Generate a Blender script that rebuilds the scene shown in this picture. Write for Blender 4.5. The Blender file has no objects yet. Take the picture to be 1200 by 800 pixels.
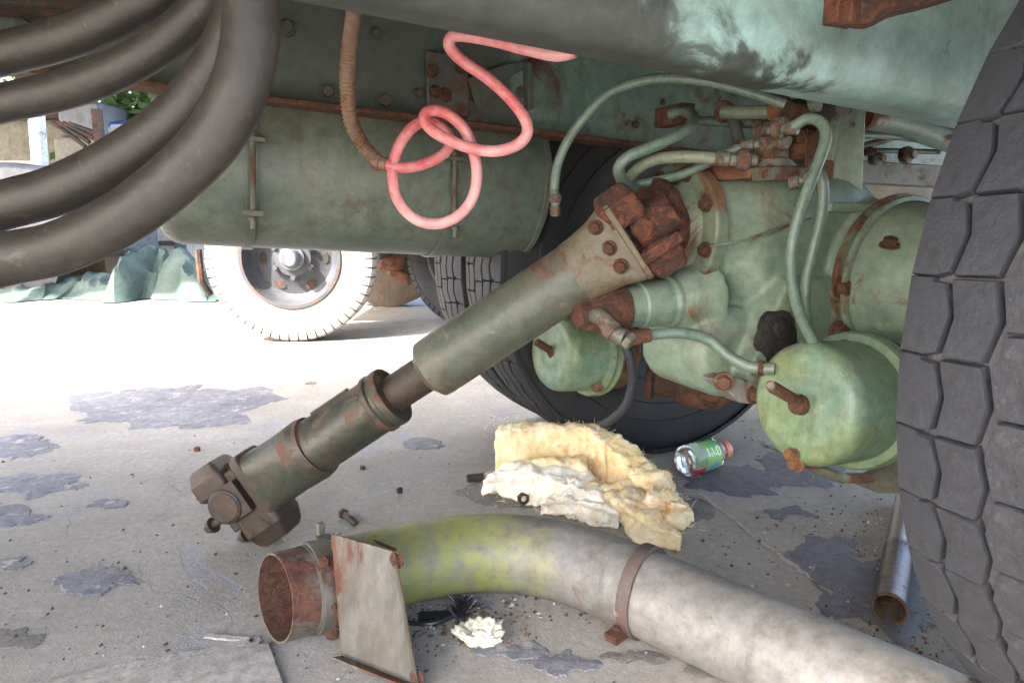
import bpy, math, random
from mathutils import Vector, Matrix, noise
R = math.radians
random.seed(7)
S = bpy.context.scene
COL = S.collection

# ------------------------------------------------------------------ camera, world, sun, exposure
F_PX, H_CAM, TILT = 800.0, 0.79, math.atan(145 / 800.0)
cam_d = bpy.data.cameras.new('camera')
cam_d.sensor_width = 36.0
cam_d.lens = 36.0 * F_PX / 1200.0
cam_d.clip_start, cam_d.clip_end = 0.02, 600
cam = bpy.data.objects.new('camera', cam_d)
COL.objects.link(cam)
cam.location = (0, 0, H_CAM)
cam.rotation_euler = (math.pi / 2 - TILT, 0, 0)
S.camera = cam

SUN = Vector((-0.64, -0.60, 0.80)).normalized()
w = bpy.data.worlds.new('World')
S.world = w
w.use_nodes = True
nt = w.node_tree
bg = nt.nodes['Background']
sk = nt.nodes.new('ShaderNodeTexSky')
sk.sky_type = 'NISHITA'
sk.sun_disc = False
sk.sun_elevation = math.asin(SUN.z)
sk.sun_rotation = math.atan2(SUN.x, SUN.y)
sk.air_density, sk.dust_density, sk.ozone_density = .8, 4.0, .6
nt.links.new(sk.outputs[0], bg.inputs[0])
bg.inputs[1].default_value = 0.15
sl = bpy.data.lights.new('sun', 'SUN')
sl.energy, sl.angle, sl.color = 2.8, R(0.5), (1, .95, .87)
so = bpy.data.objects.new('sun', sl)
COL.objects.link(so)
so.rotation_euler = SUN.to_track_quat('Z', 'Y').to_euler()
so.location = (-10, -5, 12)
S.view_settings.view_transform = 'Standard'
S.view_settings.look = 'None'
S.view_settings.exposure = 3.45
S.view_settings.gamma = 1.0
S.cycles.max_bounces = 10
S.cycles.diffuse_bounces = 6

# ------------------------------------------------------------------ geometry helpers
CAMF = Vector((0, math.cos(TILT), -math.sin(TILT)))
CAMU = Vector((0, math.sin(TILT), math.cos(TILT)))
def ray(x, y):
    return CAMF + Vector((1, 0, 0)) * ((x - 600) / F_PX) + CAMU * ((400 - y) / F_PX)
def px(x, y, Y):            # survey: the point seen at photo pixel (x, y) that lies Y metres ahead
    d = ray(x, y); k = Y / d.y
    return Vector((0, 0, H_CAM)) + d * k
def gp(x, y, z=0.0):        # the point seen at (x, y) at height z
    d = ray(x, y); k = (z - H_CAM) / d.z
    return Vector((0, 0, H_CAM)) + d * k
PSI = R(24)
EX = Vector((math.cos(PSI), math.sin(PSI), 0))      # along the truck
EY = Vector((-math.sin(PSI), math.cos(PSI), 0))     # across the truck, away from the camera
EZ = Vector((0, 0, 1))
A0 = Vector((0.4875, 0.868, 0))
RT = 0.60
def tr(s, o, z):            # truck coordinates -> world
    return A0 + EX * s + EY * o + EZ * z
def at_o(x, y, o):          # point at (x, y) on the lengthwise plane o of the truck
    d = ray(x, y); c = Vector((0, 0, H_CAM)); p = A0 + EY * o
    k = (p - c).dot(EY) / d.dot(EY)
    return c + d * k

def frame(axis, up=None):
    a = axis.normalized()
    if up is None: up = EZ if abs(a.z) < .9 else Vector((1, 0, 0))
    u = up - a * up.dot(a); u.normalize()
    v = a.cross(u)
    return a, u, v

def catmull(pts, n=8):
    P = [pts[0] * 2 - pts[1]] + list(pts) + [pts[-1] * 2 - pts[-2]]
    out = []
    for i in range(1, len(P) - 2):
        p0, p1, p2, p3 = P[i - 1], P[i], P[i + 1], P[i + 2]
        for k in range(n):
            t = k / n
            out.append(0.5 * ((2 * p1) + (p2 - p0) * t + (2 * p0 - 5 * p1 + 4 * p2 - p3) * t * t + (3 * p1 - p0 - 3 * p2 + p3) * t ** 3))
    out.append(P[-2])
    return out

OFF = {}
class MB:
    def __init__(s): s.v = []; s.f = []; s.mi = []
    def add(s, vs, fs, m=0):
        b = len(s.v); s.v += [Vector(q) for q in vs]
        for f in fs: s.f.append(tuple(b + i for i in f)); s.mi.append(m)
    def box(s, c, x, y, z, m=0):           # centre and three half-extent vectors
        vs = [c + x * i + y * j + z * k for i in (-1, 1) for j in (-1, 1) for k in (-1, 1)]
        fs = [(0, 1, 3, 2), (4, 6, 7, 5), (0, 4, 5, 1), (2, 3, 7, 6), (0, 2, 6, 4), (1, 5, 7, 3)]
        if x.cross(y).dot(z) < 0: fs = [tuple(reversed(f)) for f in fs]
        s.add(vs, fs, m); return s
    def rings(s, rings, cap0=True, cap1=True, m=0, closed=False):
        n = len(rings[0]); vs = [p for r in rings for p in r]; fs = []
        k = len(rings)
        for i in range(k if closed else k - 1):
            a, b = i * n, ((i + 1) % k) * n
            for j in range(n):
                j2 = (j + 1) % n
                fs.append((a + j, a + j2, b + j2, b + j))
        if not closed:
            if cap0: fs.append(tuple(reversed(range(n))))
            if cap1: fs.append(tuple(range((k - 1) * n, k * n)))
        s.add(vs, fs, m); return s
    def lathe(s, p, axis, prof, n=32, up=None, cap0=True, cap1=True, m=0, jit=0):
        a, u, v = frame(axis, up); rs = []
        for (d, r) in prof:
            c = p + a * d
            rs.append([c + (u * math.cos(t) + v * math.sin(t)) * (r + (random.uniform(-jit, jit) if jit else 0)) for t in [2 * math.pi * i / n for i in range(n)]])
        return s.rings(rs, cap0, cap1, m)
    def cyl(s, p, q, r, r2=None, n=20, m=0):
        return s.lathe(p, q - p, [(0, r), ((q - p).length, r if r2 is None else r2)], n, m=m)
    def tube(s, pts, r, n=12, cap=True, m=0, jit=0):
        rr = r if isinstance(r, (list, tuple)) else [r] * len(pts)
        T = []
        for i in range(len(pts)):
            T.append((pts[min(i + 1, len(pts) - 1)] - pts[max(i - 1, 0)]).normalized())
        _, u, _ = frame(T[0]); rs = []
        for i, p in enumerate(pts):
            u = u - T[i] * u.dot(T[i]); u.normalize(); v = T[i].cross(u)
            rs.append([p + (u * math.cos(t) + v * math.sin(t)) * rr[i] * (1 + (random.uniform(-jit, jit) if jit else 0)) for t in [2 * math.pi * k / n for k in range(n)]])
        return s.rings(rs, cap, cap, m)
    def prism(s, poly, ext, m=0):          # polygon points (world) extruded by vector ext
        n = len(poly); vs = list(poly) + [p + ext for p in poly]
        nrm = Vector((0, 0, 0))
        for i in range(n): nrm += (poly[i] - poly[0]).cross(poly[(i + 1) % n] - poly[0])
        fs = [tuple(range(n - 1, -1, -1)), tuple(range(n, 2 * n))] + [(i, (i + 1) % n, n + (i + 1) % n, n + i) for i in range(n)]
        if nrm.dot(ext) < 0: fs = [tuple(reversed(f)) for f in fs]
        s.add(vs, fs, m); return s
    def hexhead(s, p, axis, r, h, m=0, washer=True):
        if washer: s.lathe(p, axis, [(0, r * 1.35), (h * .22, r * 1.3)], 16, m=m)
        s.lathe(p + axis.normalized() * (h * .2), axis, [(0, r), (h * .6, r), (h * .8, r * .85)], 6, m=m)
        return s
    def mesh(s, name, L, mats, smooth=35):
        me = bpy.data.meshes.new(name)
        me.from_pydata([tuple(q - L) for q in s.v], [], s.f)
        for k in (mats if isinstance(mats, (list, tuple)) else [mats]): me.materials.append(k)
        if len(me.materials) > 1: me.polygons.foreach_set('material_index', s.mi)
        if smooth:
            me.shade_smooth()
            me.set_sharp_from_angle(angle=R(smooth))
        me.update(); return me
    def build(s, name, mat, parent=None, L=None, bevel=0, smooth=35, sub=0, label=None):
        L = OFF[parent] if parent else (L or Vector((0, 0, 0)))
        o = bpy.data.objects.new(name, s.mesh(name, L, mat, smooth))
        COL.objects.link(o); OFF[o] = L
        if parent: o.parent = parent
        else: o.location = L
        if bevel:
            b = o.modifiers.new('bevel', 'BEVEL'); b.width = bevel; b.segments = 2; b.limit_method = 'ANGLE'; b.angle_limit = R(38)
        if sub:
            b = o.modifiers.new('sub', 'SUBSURF'); b.levels = b.render_levels = sub
        if label: o['label'] = label
        return o

def thing(name, loc, label, cat, group=None):
    o = bpy.data.objects.new(name, None); COL.objects.link(o)
    o.empty_display_size = .1
    o.location = loc; OFF[o] = Vector(loc)
    return tag(o, label, cat, group)
def tag(o, label=None, cat=None, group=None, kind=None):
    for k, v in (('label', label), ('category', cat), ('group', group), ('kind', kind)):
        if v: o[k] = v
    return o
def inst(me, name, parent, loc, axis, up=None, sc=1.0):     # a shared mesh placed with its +Z along axis
    a, u, v = frame(axis, up)
    o = bpy.data.objects.new(name, me); COL.objects.link(o)
    o.parent = parent
    M3 = Matrix((u, v, a)).transposed().to_4x4()
    o.matrix_local = Matrix.Translation(loc - OFF[parent]) @ M3 @ Matrix.Scale(sc, 4)
    return o

# ------------------------------------------------------------------ materials
def nd(t, kind, **kw):
    n = t.nodes.new(kind)
    for k, v in kw.items():
        if k.startswith('i_'): n.inputs[k[2:].replace('_', ' ')].default_value = v
        else: setattr(n, k, v)
    return n
def ramp(t, fac, stops):
    r = t.nodes.new('ShaderNodeValToRGB'); e = r.color_ramp.elements
    while len(e) < len(stops): e.new(.5)
    for i, (p, c) in enumerate(stops):
        e[i].position = p; e[i].color = (c, c, c, 1) if isinstance(c, (int, float)) else (*c, 1)
    t.links.new(fac, r.inputs[0]); return r.outputs[0]
def mixc(t, fac, a, b, mode='MIX'):
    m = t.nodes.new('ShaderNodeMix'); m.data_type = 'RGBA'; m.blend_type = mode
    for sock, val in ((m.inputs[0], fac), (m.inputs[6], a), (m.inputs[7], b)):
        if isinstance(val, (int, float)): sock.default_value = val
        elif isinstance(val, tuple): sock.default_value = (*val, 1)
        else: t.links.new(val, sock)
    return m.outputs[2]
def mth(t, op, a, b=None):
    m = t.nodes.new('ShaderNodeMath'); m.operation = op; m.use_clamp = False
    for sock, val in ((m.inputs[0], a), (m.inputs[1], b)):
        if val is None: continue
        if isinstance(val, (int, float)): sock.default_value = val
        else: t.links.new(val, sock)
    return m.outputs[0]
def nz(t, co, scale, detail=6, rough=.6, dist=0):
    n = nd(t, 'ShaderNodeTexNoise', i_Scale=scale, i_Detail=detail, i_Roughness=rough, i_Distortion=dist)
    t.links.new(co, n.inputs['Vector']); return n.outputs['Fac']

RUST_D, RUST_L = (.042, .020, .014), (.155, .058, .026)
def metal(name, a, b, rust=.3, rough=.6, scale=6, bump=.25, dust=0.0, edge=.6, met=0.0, chip=None, chipamt=.35, rust_d=RUST_D, rust_l=RUST_L, stretch=(1, 1, 1), dustc=(.33, .29, .24)):
    m = bpy.data.materials.new(name); m.use_nodes = True; t = m.node_tree
    bs = t.nodes['Principled BSDF']; tc = nd(t, 'ShaderNodeTexCoord')
    mp = nd(t, 'ShaderNodeMapping'); mp.inputs['Scale'].default_value = stretch
    t.links.new(tc.outputs['Object'], mp.inputs[0]); co = mp.outputs[0]
    n1 = nz(t, co, scale, 7, .62, .4); n2 = nz(t, co, scale * 9, 8, .7); n3 = nz(t, co, scale * 1.7, 12, .68, .8)
    c = mixc(t, ramp(t, n1, [(.34, 0), (.66, 1)]), a, b)
    c = mixc(t, ramp(t, n2, [(.32, 0), (.64, 1)]), mixc(t, 1.0, c, (.60, .59, .57), 'MULTIPLY'), c)
    # run marks down the surface, specks of dirt and pale scuffs
    ms = nd(t, 'ShaderNodeMapping'); ms.inputs['Scale'].default_value = (1, 1, .16); t.links.new(tc.outputs['Object'], ms.inputs[0])
    n6 = nz(t, ms.outputs[0], scale * 5, 7, .66, .2); n7 = nz(t, co, scale * 22, 6, .7)
    c = mixc(t, ramp(t, n6, [(.52, 0), (.68, .55)]), c, mixc(t, 1.0, c, (.50, .47, .43), 'MULTIPLY'))
    c = mixc(t, ramp(t, n7, [(.62, 0), (.70, .7)]), c, mixc(t, 1.0, c, (.42, .38, .34), 'MULTIPLY'))
    c = mixc(t, ramp(t, n7, [(.30, .45), (.37, 0)]), c, mixc(t, .5, c, (.30, .29, .26)))
    fine = n2
    if chip:
        n5 = nz(t, co, scale * 4.2, 9, .72, .3)
        c = mixc(t, ramp(t, n5, [(1 - chipamt - .03, 0), (1 - chipamt + .02, 1)]), c, chip)
    geo = nd(t, 'ShaderNodeNewGeometry')
    pt = ramp(t, geo.outputs['Pointiness'], [(.50, 0), (.58, 1)])
    v = mth(t, 'ADD', n3, mth(t, 'MULTIPLY', pt, edge * .22))
    th = .78 - .42 * rust
    mask = ramp(t, v, [(th - .035, 0), (th + .05, 1)])
    rc = mixc(t, ramp(t, nz(t, co, scale * 5, 8, .7), [(.35, 0), (.68, 1)]), rust_d, rust_l)
    halo = ramp(t, v, [(th - .16, 0), (th, .55)])
    if rust > 0:
        c = mixc(t, halo, c, mixc(t, .5, c, (.12, .06, .03)))
        c = mixc(t, mask, c, rc)
    if dust:
        sx = nd(t, 'ShaderNodeSeparateXYZ'); t.links.new(geo.outputs['Normal'], sx.inputs[0])
        up = ramp(t, sx.outputs[2], [(.1, 0.15), (.8, 1)])
        dm = mth(t, 'MULTIPLY', mth(t, 'MULTIPLY', up, ramp(t, nz(t, co, scale * 2.3, 9, .7), [(.35, .15), (.65, 1)])), dust)
        c = mixc(t, dm, c, dustc)
    t.links.new(c, bs.inputs['Base Color'])
    rr = mixc(t, mask, (rough,) * 3, (.92,) * 3) if rust > 0 else None
    if rr:
        rv = mth(t, 'ADD', rr, mth(t, 'MULTIPLY', mth(t, 'SUBTRACT', fine, .5), .35)); t.links.new(rv, bs.inputs['Roughness'])
    else: bs.inputs['Roughness'].default_value = rough
    if met:
        if rust > 0:
            t.links.new(mth(t, 'MULTIPLY', mth(t, 'SUBTRACT', 1.0, mask), met), bs.inputs['Metallic'])
        else: bs.inputs['Metallic'].default_value = met
    hgt = mth(t, 'ADD', mth(t, 'MULTIPLY', n2, .5), mth(t, 'ADD', mth(t, 'MULTIPLY', n1, .6), mth(t, 'MULTIPLY', mask, .35 if rust > 0 else 0)))
    bp = nd(t, 'ShaderNodeBump', i_Strength=bump, i_Distance=.012); t.links.new(hgt, bp.inputs['Height'])
    t.links.new(bp.outputs[0], bs.inputs['Normal'])
    return m

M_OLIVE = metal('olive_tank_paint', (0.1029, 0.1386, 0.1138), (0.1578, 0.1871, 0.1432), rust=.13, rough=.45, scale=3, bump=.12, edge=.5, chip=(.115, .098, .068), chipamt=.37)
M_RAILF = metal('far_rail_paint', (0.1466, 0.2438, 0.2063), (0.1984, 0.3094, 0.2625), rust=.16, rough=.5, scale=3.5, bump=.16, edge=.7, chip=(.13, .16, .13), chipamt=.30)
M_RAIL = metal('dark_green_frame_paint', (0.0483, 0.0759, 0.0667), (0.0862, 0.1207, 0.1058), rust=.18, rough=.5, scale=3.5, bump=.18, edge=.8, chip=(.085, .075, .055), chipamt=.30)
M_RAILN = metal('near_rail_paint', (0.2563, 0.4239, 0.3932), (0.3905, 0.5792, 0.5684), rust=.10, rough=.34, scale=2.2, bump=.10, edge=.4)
def darken_forward(m, x0, x1, zr=1.09, zk=3.2, g0=(.014, .013, .010), g1=(.034, .031, .021)):          # darker colour with a ragged edge over the forward part of the rail
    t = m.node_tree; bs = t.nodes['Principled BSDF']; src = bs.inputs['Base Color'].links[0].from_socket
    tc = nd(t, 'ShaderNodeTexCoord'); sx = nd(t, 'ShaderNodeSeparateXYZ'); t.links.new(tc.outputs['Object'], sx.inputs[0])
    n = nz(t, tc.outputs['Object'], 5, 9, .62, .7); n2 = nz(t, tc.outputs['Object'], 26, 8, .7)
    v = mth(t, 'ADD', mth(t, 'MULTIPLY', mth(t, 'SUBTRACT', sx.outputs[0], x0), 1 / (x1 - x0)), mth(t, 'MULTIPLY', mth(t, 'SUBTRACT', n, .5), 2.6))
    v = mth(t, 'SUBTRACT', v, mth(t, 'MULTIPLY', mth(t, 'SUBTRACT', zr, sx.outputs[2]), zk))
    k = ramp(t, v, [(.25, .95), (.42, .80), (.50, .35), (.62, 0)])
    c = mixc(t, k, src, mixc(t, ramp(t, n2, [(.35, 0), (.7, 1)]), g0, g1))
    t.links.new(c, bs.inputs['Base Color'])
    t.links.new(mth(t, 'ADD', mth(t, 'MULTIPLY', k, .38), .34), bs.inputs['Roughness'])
darken_forward(M_RAILN, -.62, -.20, 1.09, 4.0, (.020, .022, .018), (.050, .052, .042))
darken_forward(M_RAILF, -1.05, -.42, 1.0, 0.0, (.050, .066, .057), (.085, .098, .080))  # far rail: darker towards the forward end
M_FLANGE = metal('rusty_flange', (.10, .07, .05), (.13, .11, .085), rust=.92, rough=.8, scale=9, bump=.7)
M_MINT = metal('faded_mint_green_paint', (0.1156, 0.2030, 0.1510), (0.1947, 0.2738, 0.1947), rust=.24, rough=.45, scale=4, bump=.25, dust=.25, edge=.8, chip=(.20, .245, .19), chipamt=.36, dustc=(.28, .28, .24))
M_MINTR = metal('faded_green_paint_with_rust', (0.1265, 0.2070, 0.1495), (0.2070, 0.2587, 0.1610), rust=.50, rough=.5, scale=5, bump=.35, dust=.15, edge=.9, chip=(.21, .22, .165), chipamt=.36, rust_l=(.19, .08, .03))
M_MINTL = metal('pale_mint_paint', (.145, .240, .180), (.215, .290, .195), rust=.36, rough=.45, scale=4, bump=.25, dust=.3, edge=.8, chip=(.27, .30, .22), chipamt=.34, dustc=(.36, .38, .34), rust_l=(.21, .09, .03))
M_MINTS = metal('strut_mint_paint', (.19, .31, .24), (.27, .35, .21), rust=.05, rough=.5, scale=4, bump=.2, dust=.2, edge=.9, chip=(.25, .29, .22), chipamt=.34)
M_GREASE = metal('black_grease', (.010, .009, .008), (.022, .019, .016), rust=0, rough=.45, scale=14, bump=.9)
M_FLDIRT = metal('road_dirt_on_steel', (.050, .043, .036), (.095, .082, .066), rust=.2, rough=.75, scale=5, bump=.4, edge=.5)
M_CHAM = metal('chamber_green_paint', (0.1207, 0.2242, 0.1610), (0.1898, 0.2357, 0.0862), rust=.10, rough=.40, scale=5, bump=.2, dust=.25, edge=.6, chip=(.19, .215, .15), chipamt=.37, dustc=(.25, .25, .2))
M_HOSEG = metal('pale_green_hose', (.105, .175, .140), (.145, .205, .160), rust=.06, rough=.42, scale=9, bump=.15, dust=.2, edge=.2, chip=(.07, .085, .07), chipamt=.30)
M_HOSEO = metal('olive_hose', (.16, .20, .125), (.21, .25, .17), rust=.08, rough=.5, scale=9, bump=.15, dust=.3, edge=.2)
M_FIT = metal('worn_painted_fitting', (.12, .145, .115), (.17, .165, .13), rust=.27, rough=.45, scale=14, bump=.4, dust=.2, edge=.8, met=.2, chip=(.20, .18, .15), chipamt=.36)
M_RUST = metal('heavy_rust', (.040, .024, .020), (.080, .042, .030), rust=.70, rough=.85, scale=9, bump=1.0, edge=.3, rust_d=(.050, .020, .013), rust_l=(.165, .060, .026), chip=(.105, .125, .090), chipamt=.30)
M_BOLT = metal('rusty_bolt', (.10, .05, .03), (.18, .08, .04), rust=.8, rough=.85, scale=18, bump=.8, edge=0)
M_RBRN = metal('brown_oxide_steel', (.030, .021, .016), (.060, .041, .030), rust=.22, rough=.55, scale=9, bump=.35, edge=.5, met=.1, rust_d=(.06, .03, .02), rust_l=(.17, .07, .035))
M_SHAFT = metal('worn_olive_shaft', (0.0667, 0.0851, 0.0633), (0.1207, 0.1288, 0.0897), rust=.24, rough=.45, scale=4.5, bump=.25, edge=.5, chip=(.13, .125, .085), chipamt=.38, dust=.1)
M_SHAFTT = metal('tan_shaft_yoke', (0.1360, 0.1231, 0.0784), (0.1620, 0.1446, 0.0941), rust=.50, rough=.6, scale=7, bump=.3, edge=.9, rust_l=(.22, .09, .03))
M_SHAFTD = metal('dark_green_slip_tube', (0.0330, 0.0440, 0.0330), (0.0605, 0.0660, 0.0462), rust=.42, rough=.40, scale=5, bump=.3, edge=.5, met=.15, rust_d=(.05, .025, .018), rust_l=(.19, .075, .028))
M_RUBBER = metal('dusty_black_rubber', (0.0173, 0.0196, 0.0273), (0.0331, 0.0357, 0.0463), rust=0, rough=.62, scale=9, bump=.5, dust=.2, dustc=(.055, .054, .056), edge=0, chip=(.042, .043, .047), chipamt=.37)
M_RUBG = metal('dusty_groove_rubber', (0.0510, 0.0544, 0.0714), (0.0850, 0.0850, 0.0952), rust=0, rough=.85, scale=10, bump=.5, edge=0, dust=.3, dustc=(.11, .09, .07), chip=(.09, .07, .052), chipamt=.34)
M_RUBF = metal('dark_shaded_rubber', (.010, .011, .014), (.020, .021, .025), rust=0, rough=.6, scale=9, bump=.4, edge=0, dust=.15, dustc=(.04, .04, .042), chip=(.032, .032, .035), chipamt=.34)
M_RUBW = metal('pale_tyre', (.20, .19, .175), (.30, .28, .255), rust=0, rough=.9, scale=8, bump=.3, dust=.4, dustc=(.45, .42, .37))  # pale rubber for the parked truck's front wheel
M_HOSEB = metal('dusty_dark_hose', (0.0152, 0.0124, 0.0100), (0.0320, 0.0264, 0.0208), rust=0, rough=.52, scale=6, bump=.22, dust=.35, dustc=(.060, .050, .040), chip=(.050, .041, .032), chipamt=.36)
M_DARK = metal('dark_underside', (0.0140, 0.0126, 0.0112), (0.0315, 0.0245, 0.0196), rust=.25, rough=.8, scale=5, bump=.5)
M_DECK = metal('deck_brown', (0.0240, 0.0180, 0.0128), (0.0440, 0.0340, 0.0240), rust=.12, rough=.85, scale=6, bump=.4)
M_CANVAS = metal('olive_canvas', (.08, .09, .06), (.11, .12, .08), rust=0, rough=.95, scale=8, bump=.3)
M_CORR = metal('corrugated_copper_sleeve', (0.2100, 0.1190, 0.0700), (0.2520, 0.1750, 0.1190), rust=.35, rough=.5, scale=10, bump=.2, rust_l=(.42, .13, .05), met=.15, edge=.6, dust=.15)
M_EXH = metal('grey_exhaust_pipe', (0.1798, 0.1682, 0.1450), (0.2320, 0.2175, 0.1943), rust=.20, rough=.42, scale=4.5, bump=.35, edge=.2, met=.22, rust_l=(.16, .075, .04), rust_d=(.09, .045, .03), chip=(.15, .14, .12), chipamt=.38)
M_EXHY = metal('lacquered_pipe', (.175, .172, .163), (.235, .230, .218), rust=.25, rough=.55, scale=4.5, bump=.14, edge=.2, met=.15, chip=(.12, .115, .095), chipamt=.36)
def lacquer(m):
    t = m.node_tree; bs = t.nodes['Principled BSDF']; src = bs.inputs['Base Color'].links[0].from_socket
    tc = nd(t, 'ShaderNodeTexCoord'); sx = nd(t, 'ShaderNodeSeparateXYZ'); t.links.new(tc.outputs['Object'], sx.inputs[0])
    n = nz(t, tc.outputs['Object'], 6, 8, .62, .5); n2 = nz(t, tc.outputs['Object'], 40, 8, .75); n3 = nz(t, tc.outputs['Object'], 9, 6, .6, .3)
    v = mth(t, 'ADD', mth(t, 'ADD', mth(t, 'MULTIPLY', sx.outputs[0], -4.8), .72), mth(t, 'MULTIPLY', mth(t, 'SUBTRACT', n, .5), 2.0))
    k = mth(t, 'MULTIPLY', ramp(t, v, [(.0, 0), (.55, 1)]), mth(t, 'MULTIPLY', ramp(t, n2, [(.32, .25), (.55, 1)]), ramp(t, nz(t, tc.outputs['Object'], 13, 8, .68, .8), [(.36, .25), (.52, 1)])))
    y = mixc(t, ramp(t, n3, [(.56, 0), (.70, .75)]), mixc(t, ramp(t, n, [(.3, 0), (.7, 1)]), (.215, .225, .045), (.265, .265, .095)), (.115, .145, .105))
    t.links.new(mixc(t, k, src, y), bs.inputs['Base Color'])
lacquer(M_EXHY)
M_EXHR = metal('rusted_pipe_mouth', (0.1190, 0.1015, 0.0770), (0.1750, 0.1680, 0.1330), rust=.66, rough=.75, scale=8, bump=.6, edge=.4, rust_l=(.15, .06, .028))
M_EXHB = metal('greenish_pipe_collar', (0.1320, 0.1290, 0.0930), (0.1740, 0.1650, 0.1200), rust=.22, rough=.55, scale=7, bump=.4, edge=.5)
M_PLATE = metal('grey_zinc_plate', (0.1062, 0.1045, 0.0918), (0.1658, 0.1615, 0.1435), rust=.05, rough=.45, scale=4.5, bump=.25, edge=1.5, rust_l=(.15, .062, .028), met=.1, stretch=(1, 1, .45), chip=(.115, .11, .097), chipamt=.36)
M_CLAMP = metal('brown_clamp', (.085, .062, .056), (.125, .095, .088), rust=.2, rough=.5, scale=8, bump=.4, edge=.5)
M_BLUEP = metal('blued_steel_pipe', (0.0326, 0.0357, 0.0804), (0.0680, 0.0490, 0.0612), rust=.30, rough=.34, scale=8, bump=.35, met=.6, edge=.4, dust=.12)
M_STEELW = metal('weathered_pale_steel', (0.2340, 0.2340, 0.2145), (0.2860, 0.2795, 0.2535), rust=.30, rough=.6, scale=7, bump=.3, edge=.6)
M_WHITE = metal('white_truck_paint', (0.5760, 0.5840, 0.5600), (0.6400, 0.6400, 0.6160), rust=.04, rough=.6, scale=3, bump=.05)
M_MINTW = metal('mint_stripe_paint', (0.1000, 0.1680, 0.1520), (0.1200, 0.1840, 0.1680), rust=0, rough=.6, scale=3, bump=.05)
M_RIM = metal('slate_grey_wheel_disc', (0.0420, 0.0476, 0.0616), (0.0560, 0.0616, 0.0756), rust=.12, rough=.5, scale=7, bump=.2, dust=.1)
M_CREAM = metal('cream_wall', (0.2480, 0.2320, 0.1760), (0.2800, 0.2640, 0.2080), rust=.03, rough=.9, scale=1, bump=.1)
M_GREYB = metal('pale_blue_grey_panel', (0.0882, 0.0987, 0.1176), (0.1050, 0.1155, 0.1323), rust=0, rough=.45, scale=1, bump=.03)
M_BLUE = metal('blue_car_paint', (0.0150, 0.0400, 0.1600), (0.0250, 0.0600, 0.2100), rust=0, rough=.3, scale=2, bump=.02)
M_BROWNW = metal('brown_board', (0.1120, 0.0700, 0.0385), (0.1540, 0.1015, 0.0560), rust=0, rough=.85, scale=4, bump=.2)
M_TARP = metal('teal_tarpaulin', (0.0210, 0.0510, 0.0432), (0.0390, 0.0750, 0.0648), rust=0, rough=.75, scale=4, bump=.15, dust=.3, dustc=(.16, .19, .17))
M_BARK = metal('bark', (.08, .06, .045), (.13, .10, .075), rust=0, rough=.95, scale=6, bump=.6)
M_ORANGE = metal('orange_primer', (.13, .05, .02), (.2, .085, .03), rust=.4, rough=.7, scale=5)

def simple(name, col, rough=.5, **kw):
    m = bpy.data.materials.new(name); m.use_nodes = True; t = m.node_tree; bs = t.nodes['Principled BSDF']
    tc = nd(t, 'ShaderNodeTexCoord'); n = nz(t, tc.outputs['Object'], kw.pop('scale', 30), 6, .6)
    c = mixc(t, ramp(t, n, [(.3, 0), (.7, 1)]), tuple(x * .78 for x in col), tuple(min(1, x * 1.15) for x in col))
    t.links.new(c, bs.inputs['Base Color']); bs.inputs['Roughness'].default_value = rough
    for k, v in kw.items(): bs.inputs[k].default_value = v
    bp = nd(t, 'ShaderNodeBump', i_Strength=.2, i_Distance=.003); t.links.new(n, bp.inputs['Height']); t.links.new(bp.outputs[0], bs.inputs['Normal'])
    return m
def pink_mat():
    m = bpy.data.materials.new('pink_translucent_hose'); m.use_nodes = True; t = m.node_tree; bs = t.nodes['Principled BSDF']
    tc = nd(t, 'ShaderNodeTexCoord')
    n = nz(t, tc.outputs['Object'], 7, 4, .55); n2 = nz(t, tc.outputs['Object'], 60, 6, .7)
    c = mixc(t, ramp(t, n, [(.38, 0), (.62, 1)]), (.60, .13, .14), (.70, .36, .35))
    c = mixc(t, ramp(t, n2, [(.45, 0), (.75, .5)]), c, (.72, .52, .48))
    t.links.new(c, bs.inputs['Base Color']); bs.inputs['Roughness'].default_value = .35
    bs.inputs['Subsurface Weight'].default_value = .25; bs.inputs['Subsurface Radius'].default_value = (.02, .006, .005); bs.inputs['Subsurface Scale'].default_value = .5
    return m
M_PINK = pink_mat()
M_LEAF = simple('green_leaves', (.07, .13, .03), .6, scale=3)
M_TWIGB = simple('black_plastic', (.018, .019, .021), .35)
M_FOAM = simple('cream_foam', (.62, .60, .45), .9, scale=60)
M_CHIPD = simple('dark_grit', (.05, .045, .04), .9)
M_CHIPL = simple('pale_grit', (.40, .37, .33), .9)
M_CHIPB = simple('brown_grit', (.17, .10, .06), .9)
M_CAP = simple('salmon_bottle_cap', (.62, .25, .17), .4)
M_LIQ = simple('red_liquid', (.42, .015, .03), .15)

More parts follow.
